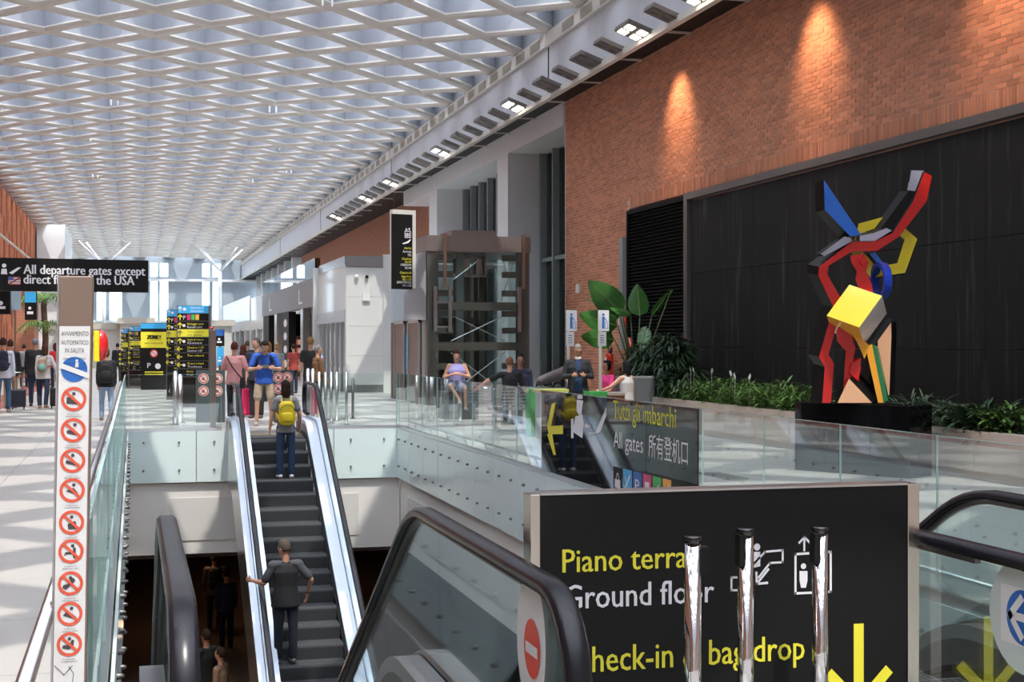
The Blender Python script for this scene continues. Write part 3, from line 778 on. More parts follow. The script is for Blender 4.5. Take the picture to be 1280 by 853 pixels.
g = G2(); gpoly(g, fr, [(-18*wpx,cy+9*wpx),(-18*wpx,cy+2*wpx),(18*wpx,cy-12*wpx),(18*wpx,cy-5*wpx)], .004); pic_person(g, 3*wpx, cy+6*wpx, 11*wpx, .0035); obj('escalator_pictogram', g, M_stickw, d)
shapes = [[(-9,-6),(4,-7),(6,-3),(-2,-1),(-5,3),(-9,2)], [(-8,-4),(8,-8),(8,-5),(2,-1),(-4,0),(-8,0)], [(-9,-3),(8,-8),(8,-4),(0,-2),(-8,1)], [(-8,-1),(-2,-3),(8,-7),(7,-3),(2,3),(-3,2)],
          [(-4,-9),(6,-9),(6,-1),(4,2),(0,0),(-5,-2)], [(-9,-6),(-7,-1),(2,-1),(3,5),(6,4),(6,-9),(3,-9),(2,-4),(-6,-4)], [(-10,-6),(-5,-8),(2,-1),(6,3),(4,7),(1,6),(-4,-1),(-9,-2)], [(-9,-2),(8,-8),(8,-5),(3,0),(-5,2)], [(-9,-5),(0,-7),(5,-3),(6,5),(3,6),(0,-1),(-8,-1)]]
for k, v in enumerate((499,538,576,613,653,689,729,767,805)):
    cy = yz(v); d = obj('red_ring', gring(G2(), fr, 0, cy, 12.0*wpx, 15.8*wpx, .0025), M_redink, sp_)
    g = G2(); gpoly(g, fr, [(x*wpx, cy+y*wpx) for x, y in shapes[k]], .0022); gdisc(g, fr, (2 if k % 2 else 0)*wpx, cy+7*wpx, 2.3*wpx, .0022, 12); obj('black_pictogram', g, M_ink, d)
    g = G2(); gline(g, fr, [(-9.5*wpx,cy+9*wpx),(9.5*wpx,cy-9*wpx)], 3.4*wpx, .003); obj('red_slash', g, M_redink, d)
    g = G2(); gtext(g, fr, 'È VIETATO', 0, cy-20.5*wpx, 1.8*wpx, 14*wpx, .002, 'c'); gtext(g, fr, ['SEDERSI','APPOGGIARSI','SPORGERSI','CORRERE','USARE CARRELLI','PORTARE CANI','PASSEGGINI','CALZATURE APERTE','CARRELLI'][k], 0, cy-23.6*wpx, 1.8*wpx, 20*wpx, .002, 'c'); obj('lettering', g, M_ink, d)
g = G2(); gline(g, fr, [(-18*wpx,yz(831)),(-6*wpx,yz(843)),(4*wpx,yz(832))], .8*wpx, .002); gline(g, fr, [(0,yz(833)),(6*wpx,yz(842)),(4*wpx,yz(856))], .8*wpx, .002); obj('line_drawing', g, M_ink, sp_)
c = W(121, 433, fp_+.05); c2 = W(128, 433, fp_+.05)
obj('yellow_housing', MB().obox(c, Xd*.0075, Dn*.04, Vector((0,0,.042))), mat('housing_yellow', (.9,.75,.02), .4), sp_, bevel=.003)
dm = MB(); rot = Matrix.Rotation(0, 3, 'X'); dm.ell(W(126, 432, fp_+.05), (.020,.03,.043), 16, 12); obj('red_lens', dm, mat('red_lens', (.72,.015,.02), .12, coat=.6), sp_, smooth=True)
# ======================= PLINTH AND SCULPTURE =======================
C0 = Vector((9.14, 15.5, 0)); e1 = Vector((-.482, .876, 0)); e2 = Vector((.876, .482, 0))
pl = obj('plinth', MB().prism([C0, C0+e2*.52, C0+e2*.52+e1*1.68, C0+e1*1.68], (0,0,.885)), M_gblack, None, bevel=.004)
tag(pl, 'glossy black box plinth under the coloured sculpture', 'plinth')
FS = 17.95
def Z(x, y, dep=0): return W(960+x*.3988, 180+y*.3988, FS+dep)
sc = thing('abstract_sculpture', 'tall abstract sculpture of coloured angular pieces standing on the black plinth', 'sculpture', Z(250, 812))
FW = Vector((SY, CYW, 0)); RT = Vector((CYW, -SY, 0)); UPV = Vector((0,0,1))
def sm(n, c, r=.18): return mat('paint_'+n, c, r, coat=.3)
K_red = sm('red', (.50,.010,.007)); K_blk = mat('paint_black', (.006,.006,.007), .35, spec=.25); K_yel = sm('yellow', (.72,.58,.02)); K_blu = sm('blue', (.015,.13,.55)); K_dbl = sm('deep_blue', (.02,.05,.38))
K_gry = sm('grey', (.30,.30,.36)); K_or = sm('orange', (.85,.38,.03)); K_grn = sm('green', (.015,.17,.06)); K_pea = sm('peach', (.75,.42,.24)); K_lav = sm('lavender', (.42,.40,.50))
def slabp(name, pts, dep, thick, face, side=None, sk=(-.45,.10), lab=None):
    """a thick plate: the front outline at depth dep, swept back and towards the left"""
    P = [Z(x, y, dep) for x, y in pts]; e = FW*thick+RT*(thick*sk[0])+UPV*(thick*sk[1]); n = len(P)
    o = obj(name, MB().prism(P, e), face, sc, label=lab)
    if side:
        o.data.materials.append(side)
        for i, p in enumerate(o.data.polygons): p.material_index = 0 if i == 0 else 1
    return o
slabp('ribbon', [(490,88),(514,100),(497,180),(412,290),(343,335),(262,338),(190,382),(185,408),(232,490),(213,575),(190,660),(207,690),(197,812),(170,812),(178,700),(160,668),(205,512),(158,412),(160,385),(262,308),(335,305),(390,280),(455,180)], .0, .17, K_red, K_blk, (-.62,.22), 'long bent red ribbon with black sides')
slabp('ribbon_top', [(447,82),(490,84),(474,150),(392,272),(352,268),(440,148)], .03, .14, K_blk, K_blk)
slabp('head_facet', [(450,83),(488,84),(474,150),(440,145)], .024, .02, K_gry)
slabp('shoulder_facet', [(288,288),(330,280),(372,264),(388,272),(335,304),(287,305)], -.01, .10, K_lav, K_blk, (-.2,.3))
slabp('elbow_facet', [(165,345),(240,290),(262,296),(262,306),(176,352)], -.01, .08, K_gry, K_blk)
slabp('blue_arm', [(175,112),(292,285),(258,290),(178,206)], -.04, .16, K_blu, K_blk, (-.5,-.12), 'blue wedge arm with black sides')
def ringp(name, outer, inner, dep, th, face, side, sk=(.3,-.1)):
    n = len(outer); e = FW*th+RT*th*sk[0]+UPV*th*sk[1]; O = [Z(x,y,dep) for x,y in outer]; I = [Z(x,y,dep) for x,y in inner]
    vs = O+I+[p+e for p in O]+[p+e for p in I]; fs = []
    for i in range(n):
        j = (i+1)%n; fs += [(i,j,n+j,n+i), (2*n+i,3*n+i,3*n+j,2*n+j), (i,2*n+i,2*n+j,j), (n+i,n+j,3*n+j,3*n+i)]
    o = obj(name, MB().add(vs, fs), face, sc); o.data.materials.append(side)
    for i, p in enumerate(o.data.polygons): p.material_index = 0 if i % 4 == 0 else 1
    return o
ringp('yellow_ring', [(284,250),(383,223),(468,298),(430,404),(322,420),(262,345)], [(305,276),(372,253),(428,300),(405,374),(345,385),(298,340)], .14, .12, K_yel, K_blk)
# blue hoop
hp = MB(); cen = Z(354, 430, .02); ax = (RT*.94+FW*.33).normalized(); b_ = ax.cross(UPV).normalized(); n = 22; vs = []
for i in range(n):
    a = 2*math.pi*i/n; dr = b_*math.cos(a)*.17+UPV*math.sin(a)*.235
    for w_, s_ in ((-.055,1),(.055,1),(.055,.78),(-.055,.78)): vs.append(cen+dr*s_+ax*w_)
hp.add(vs, [(4*i+k, 4*i+(k+1)%4, 4*((i+1)%n)+(k+1)%4, 4*((i+1)%n)+k) for i in range(n) for k in range(4)]); obj('blue_hoop', hp, K_dbl, sc)
slabp('blue_strut', [(318,345),(335,338),(362,375),(350,382)], .05, .08, K_blu, K_blk)
slabp('red_zigzag', [(258,350),(300,345),(316,372),(308,400),(325,440),(330,472),(288,460),(274,425),(279,400),(262,372)], -.05, .12, K_red, None, (.2,0))
slabp('red_zigzag', [(300,345),(316,372),(300,385),(285,365)], -.08, .05, K_red)
# yellow cube with its grey side
s118 = .474/118.8; Cc_ = Z(286, 576, -.42)
def ev(dx, dy, dz): return (RT*dx-UPV*dy+FW*dz)*s118*FS/17.9
q1, q2, q3 = ev(73,-98,8), ev(-85,-38,70), ev(40,52,98)
cb = MB().add([Cc_, Cc_+q1, Cc_+q1+q2, Cc_+q2, Cc_+q3, Cc_+q3+q1, Cc_+q3+q1+q2, Cc_+q3+q2], [(0,1,2,3),(0,4,5,1),(0,3,7,4),(4,7,6,5),(1,5,6,2),(3,2,6,7)])
o = obj('cube', cb, K_yel, sc, bevel=.002, label='large yellow cube with a pale grey side'); o.data.materials.append(sm('pale_grey', (.78,.76,.75))); o.data.materials.append(sm('ochre', (.62,.33,.03)))
for i, k in enumerate((0,1,2,0,0,0)): o.data.polygons[i].material_index = k
slabp('red_leg', [(222,568),(256,580),(264,612),(275,640),(266,682),(292,700),(283,742),(262,732),(236,775),(240,700),(244,650),(216,618),(214,590)], -.05, .14, K_red, None, (.3,0))
slabp('red_spike', [(262,690),(292,672),(284,745),(255,720)], -.08, .06, K_red, K_red)
slabp('orange_leg', [(268,600),(298,610),(316,632),(326,628),(362,812),(345,812),(310,655),(302,674),(288,640)], -.10, .08, K_or, K_grn, (.5,0))
slabp('green_leg', [(327,628),(342,640),(376,805),(362,812)], -.095, .08, K_grn, None, (.5,0))
slabp('peach_slab', [(386,560),(344,618),(346,700),(369,788),(380,788),(387,600)], .06, .10, K_pea, K_blk, (.9,.1))
slabp('black_slab', [(392,548),(330,640),(318,720),(322,812),(378,812)], .12, .10, K_blk)
slabp('peach_wedge', [(254,736),(218,812),(326,812)], -.12, .20, K_pea, K_blk, (.9,.3))
slabp('foot', [(150,790),(172,790),(172,812),(146,812)], .1, .1, K_blk)

# ======================= PLANTER AND PLANTS =======================
PX0, PX1, PH = 9.87, 11.25, .585
pn = thing('planter', 'long low beige stone planter along the black wall', 'planter', (10.5, 20, 0))
obj('planter_front', MB().box((PX0,9,0), (PX0+.16,27.7,PH)), M_beigestone, pn, bevel=.004)
obj('planter_end', MB().box((PX0,27.7,0), (PX1,27.86,PH)), mat('planter_end_brown', (.20,.07,.04), .5), pn)
obj('soil', MB().box((PX0+.16,9,0), (PX1,27.7,.45)), mat('soil', (.03,.02,.015), .9), pn)
M_leafA = mat('leaf_mid_green', (.12,.23,.05), .45, vary=.45, spec=.4)
M_leafB = mat('leaf_dark_green', (.022,.055,.022), .38, vary=.5, spec=.5)
M_leafC = mat('leaf_grey_green', (.12,.19,.10), .5, vary=.4)
M_banana = mat('banana_leaf_green', (.045,.15,.03), .33, noise=.3, nscale=6)
M_stem = mat('stem', (.06,.05,.025), .7)
def blade(mb, base, d, L, wd, droop, rn, segs=3):
    d = d.normalized(); side = d.cross(Vector((0,0,1))); side = side.normalized() if side.length > .05 else Vector((1,0,0))
    p = Vector(base); vs = []; cur = d.copy()
    for i in range(segs+1):
        t = i/segs; wv = wd*math.sin(math.pi*(.12+.88*t)) if i < segs else .0008
        vs += [p-side*wv/2, p+Vector((0,0,-wv*.12)), p+side*wv/2]
        cur = (cur+Vector((0,0,-droop/segs))).normalized(); p = p+cur*L/segs
    mb.add(vs, [f for i in range(segs) for f in ((3*i,3*i+1,3*i+4,3*i+3), (3*i+1,3*i+2,3*i+5,3*i+4))])
def shrub(name, label, c, h, wd, n, L, lw, m, group=None, seed=0, droop=.9, flowers=0, cat='plant'):
    rn = random.Random(seed); c = Vector(c); t_ = thing(name, label, cat, c, group)
    mb = MB()
    for i in range(n):
        a = rn.uniform(0, 2*math.pi); rr_ = wd*.5*math.sqrt(rn.random())*.8; z = rn.uniform(.02, 1)*h*.75*(1-.3*(rr_/(wd*.5)))
        b = c+Vector((rr_*math.cos(a)*.8, rr_*math.sin(a), z)); a2 = a+rn.uniform(-.9, .9)
        blade(mb, b, Vector((math.cos(a2), math.sin(a2), rn.uniform(.2,1.3))), L*rn.uniform(.6,1.15), lw*rn.uniform(.7,1.2), droop*rn.uniform(.5,1.4), rn)
    obj('foliage', mb, m, t_, kind='stuff')
    sm_ = MB()
    for k in range(5):
        a = k*1.3+seed; sm_.tube([c+Vector((.03*math.cos(a),.03*math.sin(a),-.1)), c+Vector((wd*.25*math.cos(a),wd*.25*math.sin(a),h*.7))], [.012,.005], 5)
    obj('stems', sm_, M_stem, t_)
    for k in range(flowers):
        a = rn.uniform(0, 6.28); b = c+Vector((-.1+.2*math.cos(a), wd*.35*math.sin(a), h*rn.uniform(.85,1.05)))
        f = MB(); blade(f, b, Vector((.2*math.cos(a),.3*math.sin(a),1)), .11, .055, .3, rn); f.tube([b-Vector((0,0,h*.5)), b], .004, 4); obj('white_flower', f, mat('flower_white', (.75,.76,.70), .5), t_)
    return t_
rn = random.Random(5)
low = ['bright green leafy plant in the planter, nearest the dark bushy plants','second low leafy plant along the planter with white lily flowers','third low leafy plant along the planter, thin pointed leaves','low leafy plant with white lily flowers in the planter middle','low spreading plant beside the left end of the plinth','leafy plant right behind the plinth','low plant close behind the foot of the sculpture']
for k, u in enumerate((868,893,918,942,966,990,1012)):
    y = onx(u, 10.45); shrub('peace_lily' if k in (1,3) else 'leafy_plant', low[k], (10.35, y, .45), .62+.10*(k % 3), 1.3, 420, .24, .04, M_leafA, 'low plants left of the sculpture', 20+k, flowers=3 if k in (1,3) else 0)
rl = ['fern with feathery grey green fronds right of the plinth','broad-leaved plant between the fern and the frame edge','dense leafy plant right of the fern','dark rosette plant near the right frame edge','low green plant at the right frame edge']
for k, u in enumerate((1158,1190,1215,1243,1270)):
    y = onx(u, 10.35); shrub('fern' if k == 0 else 'leafy_plant', rl[k], (10.25, y, .45), .62 if k else .7, 1.0, 300, .32 if k in (0,3) else .2, .022 if k == 0 else .05, M_leafC if k in (0,2) else M_leafA if k == 4 else M_leafB, 'low plants right of the sculpture', 50+k)
# tall dark bushes at the left end of the planter
for k, (u, v, h, wd, lab) in enumerate([(835,500,1.35,1.3,'dark bushy dracaena with drooping blades, front of the tall plant group'),(815,500,1.75,1.4,'taller dark dracaena behind, reaching across the louvres'),(860,502,1.0,1.0,'short dark bush at the right end of the tall plant group'),(838,470,2.0,1.2,'tallest dark shrub against the black louvres'),(796,500,1.1,1.0,'dark leafy bush below the banana plant')]):
    x = 10.4 if k != 3 else 10.6; y = onx(u, x); shrub('dracaena', lab, (x, y, .45), h, wd, int(520*h), .42, .05, M_leafB, 'tall dark plants', 80+k, droop=1.6)
# banana plant: each large leaf its own part
yb = onx(793, 10.5); bc = Vector((10.5, yb, .45)); fb_ = bc.x*SY+bc.y*CYW
bp = thing('banana_plant', 'banana plant with broad paddle leaves at the left end of the planter', 'plant', bc)
def leaf_between(u0, v0, u1, v1, wpx_, dep0=0, dep1=0, roll=0, fold=.12):
    a = W(u0, v0, fb_+dep0); b = W(u1, v1, fb_+dep1); t = b-a; L = t.length; tn = t.normalized()
    sd_ = tn.cross(FW*-1); sd_ = (sd_.normalized()*math.cos(roll)+FW*math.sin(roll)).normalized(); nrm = tn.cross(sd_)
    mb = MB(); n = 10; wd = wpx_*fb_/FPX; vs = []
    for i in range(n+1):
        q = i/n; ww = wd/2*(math.sin(math.pi*min(1, .06+.94*q)**.75))**.8 if 0 < i < n else .004
        c = a+t*q-Vector((0,0,1))*0+nrm*(.25*L*q*q*.3); 
        rip = .015*math.sin(i*2.3)
        vs += [c-sd_*ww+nrm*(ww*fold*2+rip), c, c+sd_*ww+nrm*(ww*fold*2-rip)]
    mb.add(vs, [f for i in range(n) for f in ((3*i,3*i+1,3*i+4,3*i+3),(3*i+1,3*i+2,3*i+5,3*i+4))])
    o = obj('banana_leaf', mb, M_banana, bp, smooth=True)
    rb = MB().tube([a, a+t*.5+nrm*(.25*L*.25*.3), b+nrm*(.25*L*.3)], [.015,.01,.003], 6); obj('midrib', rb, mat('midrib_green', (.15,.25,.06), .5), o)
    return a
root_ = W(795, 494, fb_)
tips = [(778,392,736,351,36,0,-.2,0),(775,395,728,392,22,0,-.5,.9),(800,395,797,354,27,0,.1,.15),(772,408,726,392,30,-.2,-.6,.3),(768,425,728,420,26,-.2,-.7,.2),(808,408,800,440,18,0,-.3,.4),(777,388,732,370,14,-.1,.3,1.2),(788,393,764,384,16,-.3,-.6,.9),(815,395,838,365,12,0,.1,.5),(838,366,842,362,10,0,.2,.6)]
for t_ in tips:
    s_ = leaf_between(*t_[:5], t_[5], t_[6], t_[7])
    mid = (root_+s_)/2+Vector((0,0,.1)); obj('leaf_stalk', MB().tube([root_, mid, s_], [.028,.02,.012], 7), mat('stalk_green', (.07,.10,.03), .5), bp, smooth=True)

# ======================= ON THE BRICK WALL =======================
def onwall(u, v): y = onx(u, 11.48); f = 11.48*SY+y*CYW; return Vector((11.48, y, zv(v, f)))
p = onwall(769, 455); e_ = thing('fire_extinguisher', 'red fire extinguisher hung on the brick wall above the seated women', 'extinguisher', p)
obj('cylinder', MB().seg(p+Vector((-.14,0,-.22)), p+Vector((-.14,0,.20)), (.095,.095), (.09,.09), (1,0,0), 16), mat('extinguisher_red', (.55,.03,.01), .3), e_, smooth=True)
obj('label_sticker', MB().box((p.x-.245,p.y-.05,p.z-.02), (p.x-.225,p.y+.07,p.z+.15)), M_stickw, e_)
obj('hose', MB().tube([p+Vector((-.14,.13*math.cos(a),.36+.12*math.sin(a))) for a in [k*.55 for k in range(11)]], .018, 6), M_rubber, e_)
obj('valve', MB().box((p.x-.19,p.y-.07,p.z+.28), (p.x-.09,p.y+.03,p.z+.36)), M_darksteel, e_)
for (u, v, w_, h_, m, nm, lab, cat) in [(722.5,361,.16,.24,M_stickw,'alarm_siren','small white alarm unit on the brick wall','alarm'),(778,401,.30,.28,M_red,'fire_sign','red fire point sign on the brick wall behind the leaves','sign'),(787,428,.22,.22,M_red,'fire_sign','small red sign above the fire extinguisher','sign'),(742,352,.10,.16,M_stickw,'wall_socket','tiny pale box on the brick wall','box')][:3]:
    p = onwall(u, v); t_ = thing(nm, lab, cat, p); obj('plate', MB().box((11.44,p.y-w_,p.z-h_/2), (11.495,p.y+w_*.6,p.z+h_/2)), m, t_, bevel=.01)
    if m is M_red:
        f2 = Fr((11.438, p.y+w_*.5, p.z), (0,-1,0), (0,0,1)); g = G2(); grect(g, f2, -.02, -.10, .12, .06, .001); gline(g, f2, [(.16,.1),(.3,-.04)], .04, .001); obj('white_symbol', g, M_tw, t_)
yy_ = onx(778, 11.44); obj_ = obj('conduit', MB().box((11.40,yy_-.12,1.5), (11.495,yy_+.12,4.2)), M_mull, None); tag(obj_, 'grey vertical cable duct on the brick wall behind the banana plant', 'conduit')

# ======================= GLASS LIFT =======================
LX0, LX1, LY0, LY1, LH = 7.5, 10.3, 36.9, 42.4, 4.5
lf = thing('glass_lift', 'dark framed glass lift shaft beside the white wall bays', 'lift', ((LX0+LX1)/2, (LY0+LY1)/2, 0))
for x, y in ((LX0,LY0),(LX1-.3,LY0),(LX0,LY1-.3),(LX1-.3,LY1-.3)): obj('corner_post', MB().box((x,y,0), (x+.3,y+.3,LH-.42)), M_liftsteel, lf)
obj('top_band', MB().box((LX0-.03,LY0-.03,LH-.42), (LX1+.03,LY1,LH)), mat('lift_band', (.21,.175,.16), .4, .4), lf)
obj('roof_housing', MB().box((LX0+.8,LY0+.6,LH), (LX1-.8,LY0+2.2,LH+.2)), mat('lift_band', (.2,.2,.2)), lf)
for z in (1.45, 2.52): obj('cross_beam', MB().box((LX0+.3,LY0+.02,z), (LX1-.3,LY0+.16,z+.22)), M_liftsteel, lf)
for z in (.35, .95, 1.9, 2.35, 2.9, 3.4, 3.85):
    for x0, x1 in ((LX0+.3,LX0+.72),(LX1-.72,LX1-.3)): obj('stub_beam', MB().box((x0,LY0+.05,z), (x1,LY0+.2,z+.16)), M_liftsteel, lf)
for x in (LX0+1.0, LX0+1.3, LX1-1.1): obj('guide_rail', MB().box((x,LY0+1.2,0), (x+.13,LY0+1.35,4.1)), M_liftsteel, lf)
obj('counterweight_rail', MB().box((LX0+.95,LY0+.7,.0), (LX0+1.15,LY0+.85,4.1)), M_mull, lf)
obj('lift_car', MB().box((LX0+.75,LY0+1.6,.05), (LX1-.9,LY0+3.6,.4)).box((LX0+.75,LY0+1.6,2.2), (LX1-.9,LY0+3.6,2.35)).box((LX0+.75,LY0+3.5,.4), (LX1-.9,LY0+3.6,2.2)), M_darksteel, lf)
obj('machine_frame', MB().box((LX0+.9,LY0+.8,3.95), (LX1-1.0,LY0+.9,4.05)).box((LX0+.9,LY0+.8,3.45), (LX1-1.0,LY0+.9,3.53)).box((LX0+1.2,LY0+.8,3.5), (LX0+1.32,LY0+.9,4)).box((LX0+1.55,LY0+.8,3.5), (LX0+1.75,LY0+.9,4)).box((LX1-1.1,LY0+.8,3.5), (LX1-.98,LY0+.9,4)), M_steel, lf)
for a, b in (((LX0+.7,3.3),(LX0+1.5,3.9)),((LX0+.7,.3),(LX1-.6,1.4)),((LX1-.6,.3),(LX0+.7,1.4)),((LX0+.7,1.7),(LX1-.6,2.4)),((LX1-.6,1.7),(LX0+.7,2.4)),((LX1-.7,2.8),(LX1-.3,4)),((LX1-.3,2.8),(LX1-.7,4))):
    obj('tension_rod', MB().tube([(a[0],LY0+.3,a[1]), (b[0],LY0+.3,b[1])], .012, 5), M_steel, lf)
obj('glass_wall', MB().box((LX0+.3,LY1-.1,0), (LX1-.3,LY1-.08,4.1)), M_glass, lf)
obj('glass_wall', MB().box((LX0+.05,LY0-.02,.05), (LX1-.05,LY0,LH-.42)), M_glass, lf)
obj('glass_wall', MB().box((LX1,LY0+.05,.05), (LX1+.02,LY1-.05,LH-.42)), M_glass, lf)
obj('glass_wall', MB().box((LX0-.02,LY0+.05,2.25), (LX0,LY1-.05,LH-.42)), M_shopglass, lf)
obj('side_wall', MB().box((LX0+.02,LY0+.3,0), (LX0+.25,LY1-.3,2.3)), mat('lift_side', (.30,.31,.30), .5), lf)
for y in (LY0+.9, LY0+3.1):
    dr = obj('lift_door', MB().box((LX0-.05,y,0), (LX0+.02,y+1.5,2.2)), mat('lift_door_brown', (.20,.13,.10), .35, .6), lf)
    obj('door_frame', MB().box((LX0-.07,y-.06,0), (LX0-.02,y,2.28)).box((LX0-.07,y+1.5,0), (LX0-.02,y+1.56,2.28)).box((LX0-.07,y-.06,2.2), (LX0-.02,y+1.56,2.28)), M_steel, dr)
obj('call_panel', MB().box((LX0-.04,LY0+2.5,.9), (LX0+.02,LY0+2.8,1.9)), M_sky, lf)
for dx, dz in ((.15,0),(.55,0)): obj('light_tube', MB().box((LX0+dx,LY0-.14,1.95), (LX0+dx+.09,LY0-.06,3.15)), M_steel, lf)
obj('light_tube', MB().box((LX1-.35,LY0-.14,1.95), (LX1-.26,LY0-.06,3.15)), M_steel, lf)
for z in (2.05, 2.7): obj('tube_tie', MB().box((LX0+.15,LY0-.1,z), (LX0+.64,LY0-.07,z+.05)), M_steel, lf)
M_copper = mat('copper_pipe', (.30,.19,.13), .4, .6)
for x in (LX0+.42, LX1-.22): obj('upright_pipe', MB().box((x,LY0-.12,3.1), (x+.08,LY0-.05,4.55)), M_copper, lf)

# ======================= SHOP ROW =======================
SX = 6.8
sh = thing('shop_block', 'white panelled block of shops beside the lift, glass band along its top', 'shop', (SX, 60, 0))
M_panel = mat('shop_white_panel', (.66,.67,.655), .35, coat=.2); M_kick = mat('kick_steel', (.35,.35,.36), .3, .8)
M_band = mat('glass_band', (.33,.36,.38), .15, .5)
for k in range(4): obj('panel', MB().box((SX+.004,47,.25+k*.98), (8.05,47.1,.25+k*.98+.972)), M_panel, sh)
obj('glass_band', MB().box((SX,46.98,4.18), (8.05,47.1,4.55)), M_band, sh)
obj('kick_plate', MB().box((SX,46.98,0), (8.05,47.1,.24)), M_kick, sh)
obj('end_post', MB().box((8.05,46.9,0), (8.35,47.15,4.6)), M_panel, sh)
obj('roof', MB().box((SX+.02,47.1,4.3), (12.4,onx(397,SX)-.4,4.4)), M_panel, sh)
obj('camera_dome', MB().ell((7.5,46.95,3.85), .06, 10, 6), M_black, sh); obj('camera_dome', MB().ell((7.15,46.95,3.85), .07, 10, 6), M_stickw, sh); obj('junction_box', MB().box((7.35,46.93,3.05), (7.6,47,3.3)), M_stickw, sh)
def ysx(u): return onx(u, SX)
# long side: white upper band, doors below
y0, y1 = 47.1, ysx(397)-.35
obj('upper_wall', MB().box((SX,y0,2.75), (SX+.1,y1,4.25)), M_panel, sh); obj('glass_band', MB().box((SX-.02,y0,4.25), (SX+.08,y1,4.55)), M_band, sh)
for k in range(6):
    yy = y0+(y1-y0)*k/6; obj('door_frame', MB().box((SX,yy,0), (SX+.12,yy+.14,2.75)), M_steel, sh)
    obj('glass_door', MB().box((SX+.05,yy+.14,.02), (SX+.07,yy+(y1-y0)/6,2.7)), M_shopglass, sh)
obj('door_header', MB().box((SX-.06,y0,2.35), (SX+.1,y1,2.75)), mat('header_grey', (.42,.45,.47), .3, .3), sh)
obj('inner_wall', MB().box((SX+1.8,y0,0), (SX+1.9,y1,4.2)), mat('inner_pale', (.40,.43,.42), .6), sh)
# perfume shop
y1 += .36
y2 = ysx(331)
ps_ = thing('perfume_shop', 'open shop front with a brown fascia and black columns in the row of shops', 'shop', (SX, (y1+y2)/2, 0))
obj('roof', MB().box((SX+.1,y1+.05,4.0), (12.4,y2-.05,4.1)), M_panel, ps_); obj('brown_fascia', MB().box((SX-.15,y1,3.05), (SX+.1,y2,4.15)), mat('shop_fascia_brown', (.19,.17,.17), .4, .3), ps_)
obj('glass_band', MB().box((SX-.1,y1,4.15), (SX+.1,y2,4.9)), M_shopglass, ps_)
obj('side_post', MB().box((SX-.18,y1-.3,0), (SX+.1,y1,4.5)), M_panel, ps_)
f2 = Fr((SX-.152, 0, 0), (0,-1,0), (0,0,1))
for u, s_ in ((379,1.0),(341,1.0)):
    yy = ysx(u); g = G2(); grect(g, f2, -yy-.35, 3.25, -yy-.05, 3.85, .002); grect(g, f2, -yy-.35, 3.25, -yy+1.0, 3.33, .003); obj('white_emblem', g, M_tw, ps_)
for u0, u1, m in ((392,397,M_liftsteel),(355,363,M_black),(331,338,M_black),(345,348,M_steel),(378,381,M_steel)):
    obj('shop_column', MB().box((SX-.08,ysx(u1),0), (SX+.25,ysx(u0),3.05)), m, ps_)
yy = ysx(359)
for z in (2.55,1.95,1.35,.7): g = G2(); gdisc(g, Fr((SX-.085,yy,z),(0,-1,0),(0,0,1)), 0, 0, .75, .002, 8, ry=.19); obj('white_leaf_motif', g, M_tw, ps_)
obj('shop_interior', MB().box((SX+3,y1,0), (SX+3.1,y2,3.2)).box((SX+.1,y2,0), (SX+3,y2+.1,3.2)), M_black, ps_)
rn = random.Random(9)
for k in range(9):
    yy = y1+1+k*(y2-y1-2)/9
    shf = obj('shelf_unit', MB().box((SX+1.2,yy,0), (SX+1.6,yy+1.6,2.0)), mat('shelf_brown', (.10,.05,.035), .5), ps_)
    pm = MB()
    for i in range(5):
        for j in range(4): pm.box((SX+1.05,yy+.1+i*.3,.3+j*.42), (SX+1.2,yy+.3+i*.3,.55+j*.42))
    obj('goods', pm, mat('goods_%d' % (k % 3), [(.75,.5,.35),(.6,.12,.10),(.7,.65,.5)][k % 3], .5, emit=.25), shf, kind='stuff')
# rest of the row
y2 += .15
ro = thing('far_shop_row', 'far white shop fronts beyond the brown shop fascia', 'shop', (SX, 92, 0))
y3, y4 = ysx(313), ysx(286)
obj('roof', MB().box((SX+.1,y2+.2,4.2), (12.4,108,4.3)), M_panel, ro); obj('upper_wall', MB().box((SX,y2+.1,2.4), (SX+.1,108,4.3)), M_panel, ro); obj('glare_panel', MB().box((SX-.05,y3,3.0), (SX,y4+6,4.5)), mat('glare_white', (.75,.82,.88), .2), ro)  # white glare over the far fronts is put in as a pale panel
for k in range(7): obj('front_post', MB().box((SX-.05,y2+k*4.4,0), (SX+.2,y2+k*4.4+.5,2.5)), M_panel, ro)
obj('shop_glass', MB().box((SX+.1,y2,0), (SX+.12,108,2.4)), M_shopglass, ro); obj('inner_wall', MB().box((SX+2,y2,0), (SX+2.1,108,3)), mat('inner_grey', (.25,.22,.21), .6), ro)
# pale kiosks across the far end
kk = [(60,150,404,470,'long cream information counter at the far end'),(150,190,397,470,'cream counter right of the long one at the far end'),(268,290,400,470,'pale kiosk with coloured posters before the shop row')]
for u0, u1, vt, vb, lab in kk:
    f = 92; a = W(u0, vb, f); b = W(u1, vb, f); z1 = zv(vt, f)
    t_ = thing('kiosk', lab, 'kiosk', ((a.x+b.x)/2, a.y, 0))
    obj('kiosk_wall', MB().box((a.x,a.y,0), (b.x,a.y+1.5,z1-.4)), mat('kiosk_cream', (.60,.62,.58), .5), t_); obj('kiosk_top', MB().box((a.x-.2,a.y-.2,z1-.4), (b.x+.2,a.y+1.7,z1)), mat('kiosk_top', (.50,.48,.42), .5), t_)

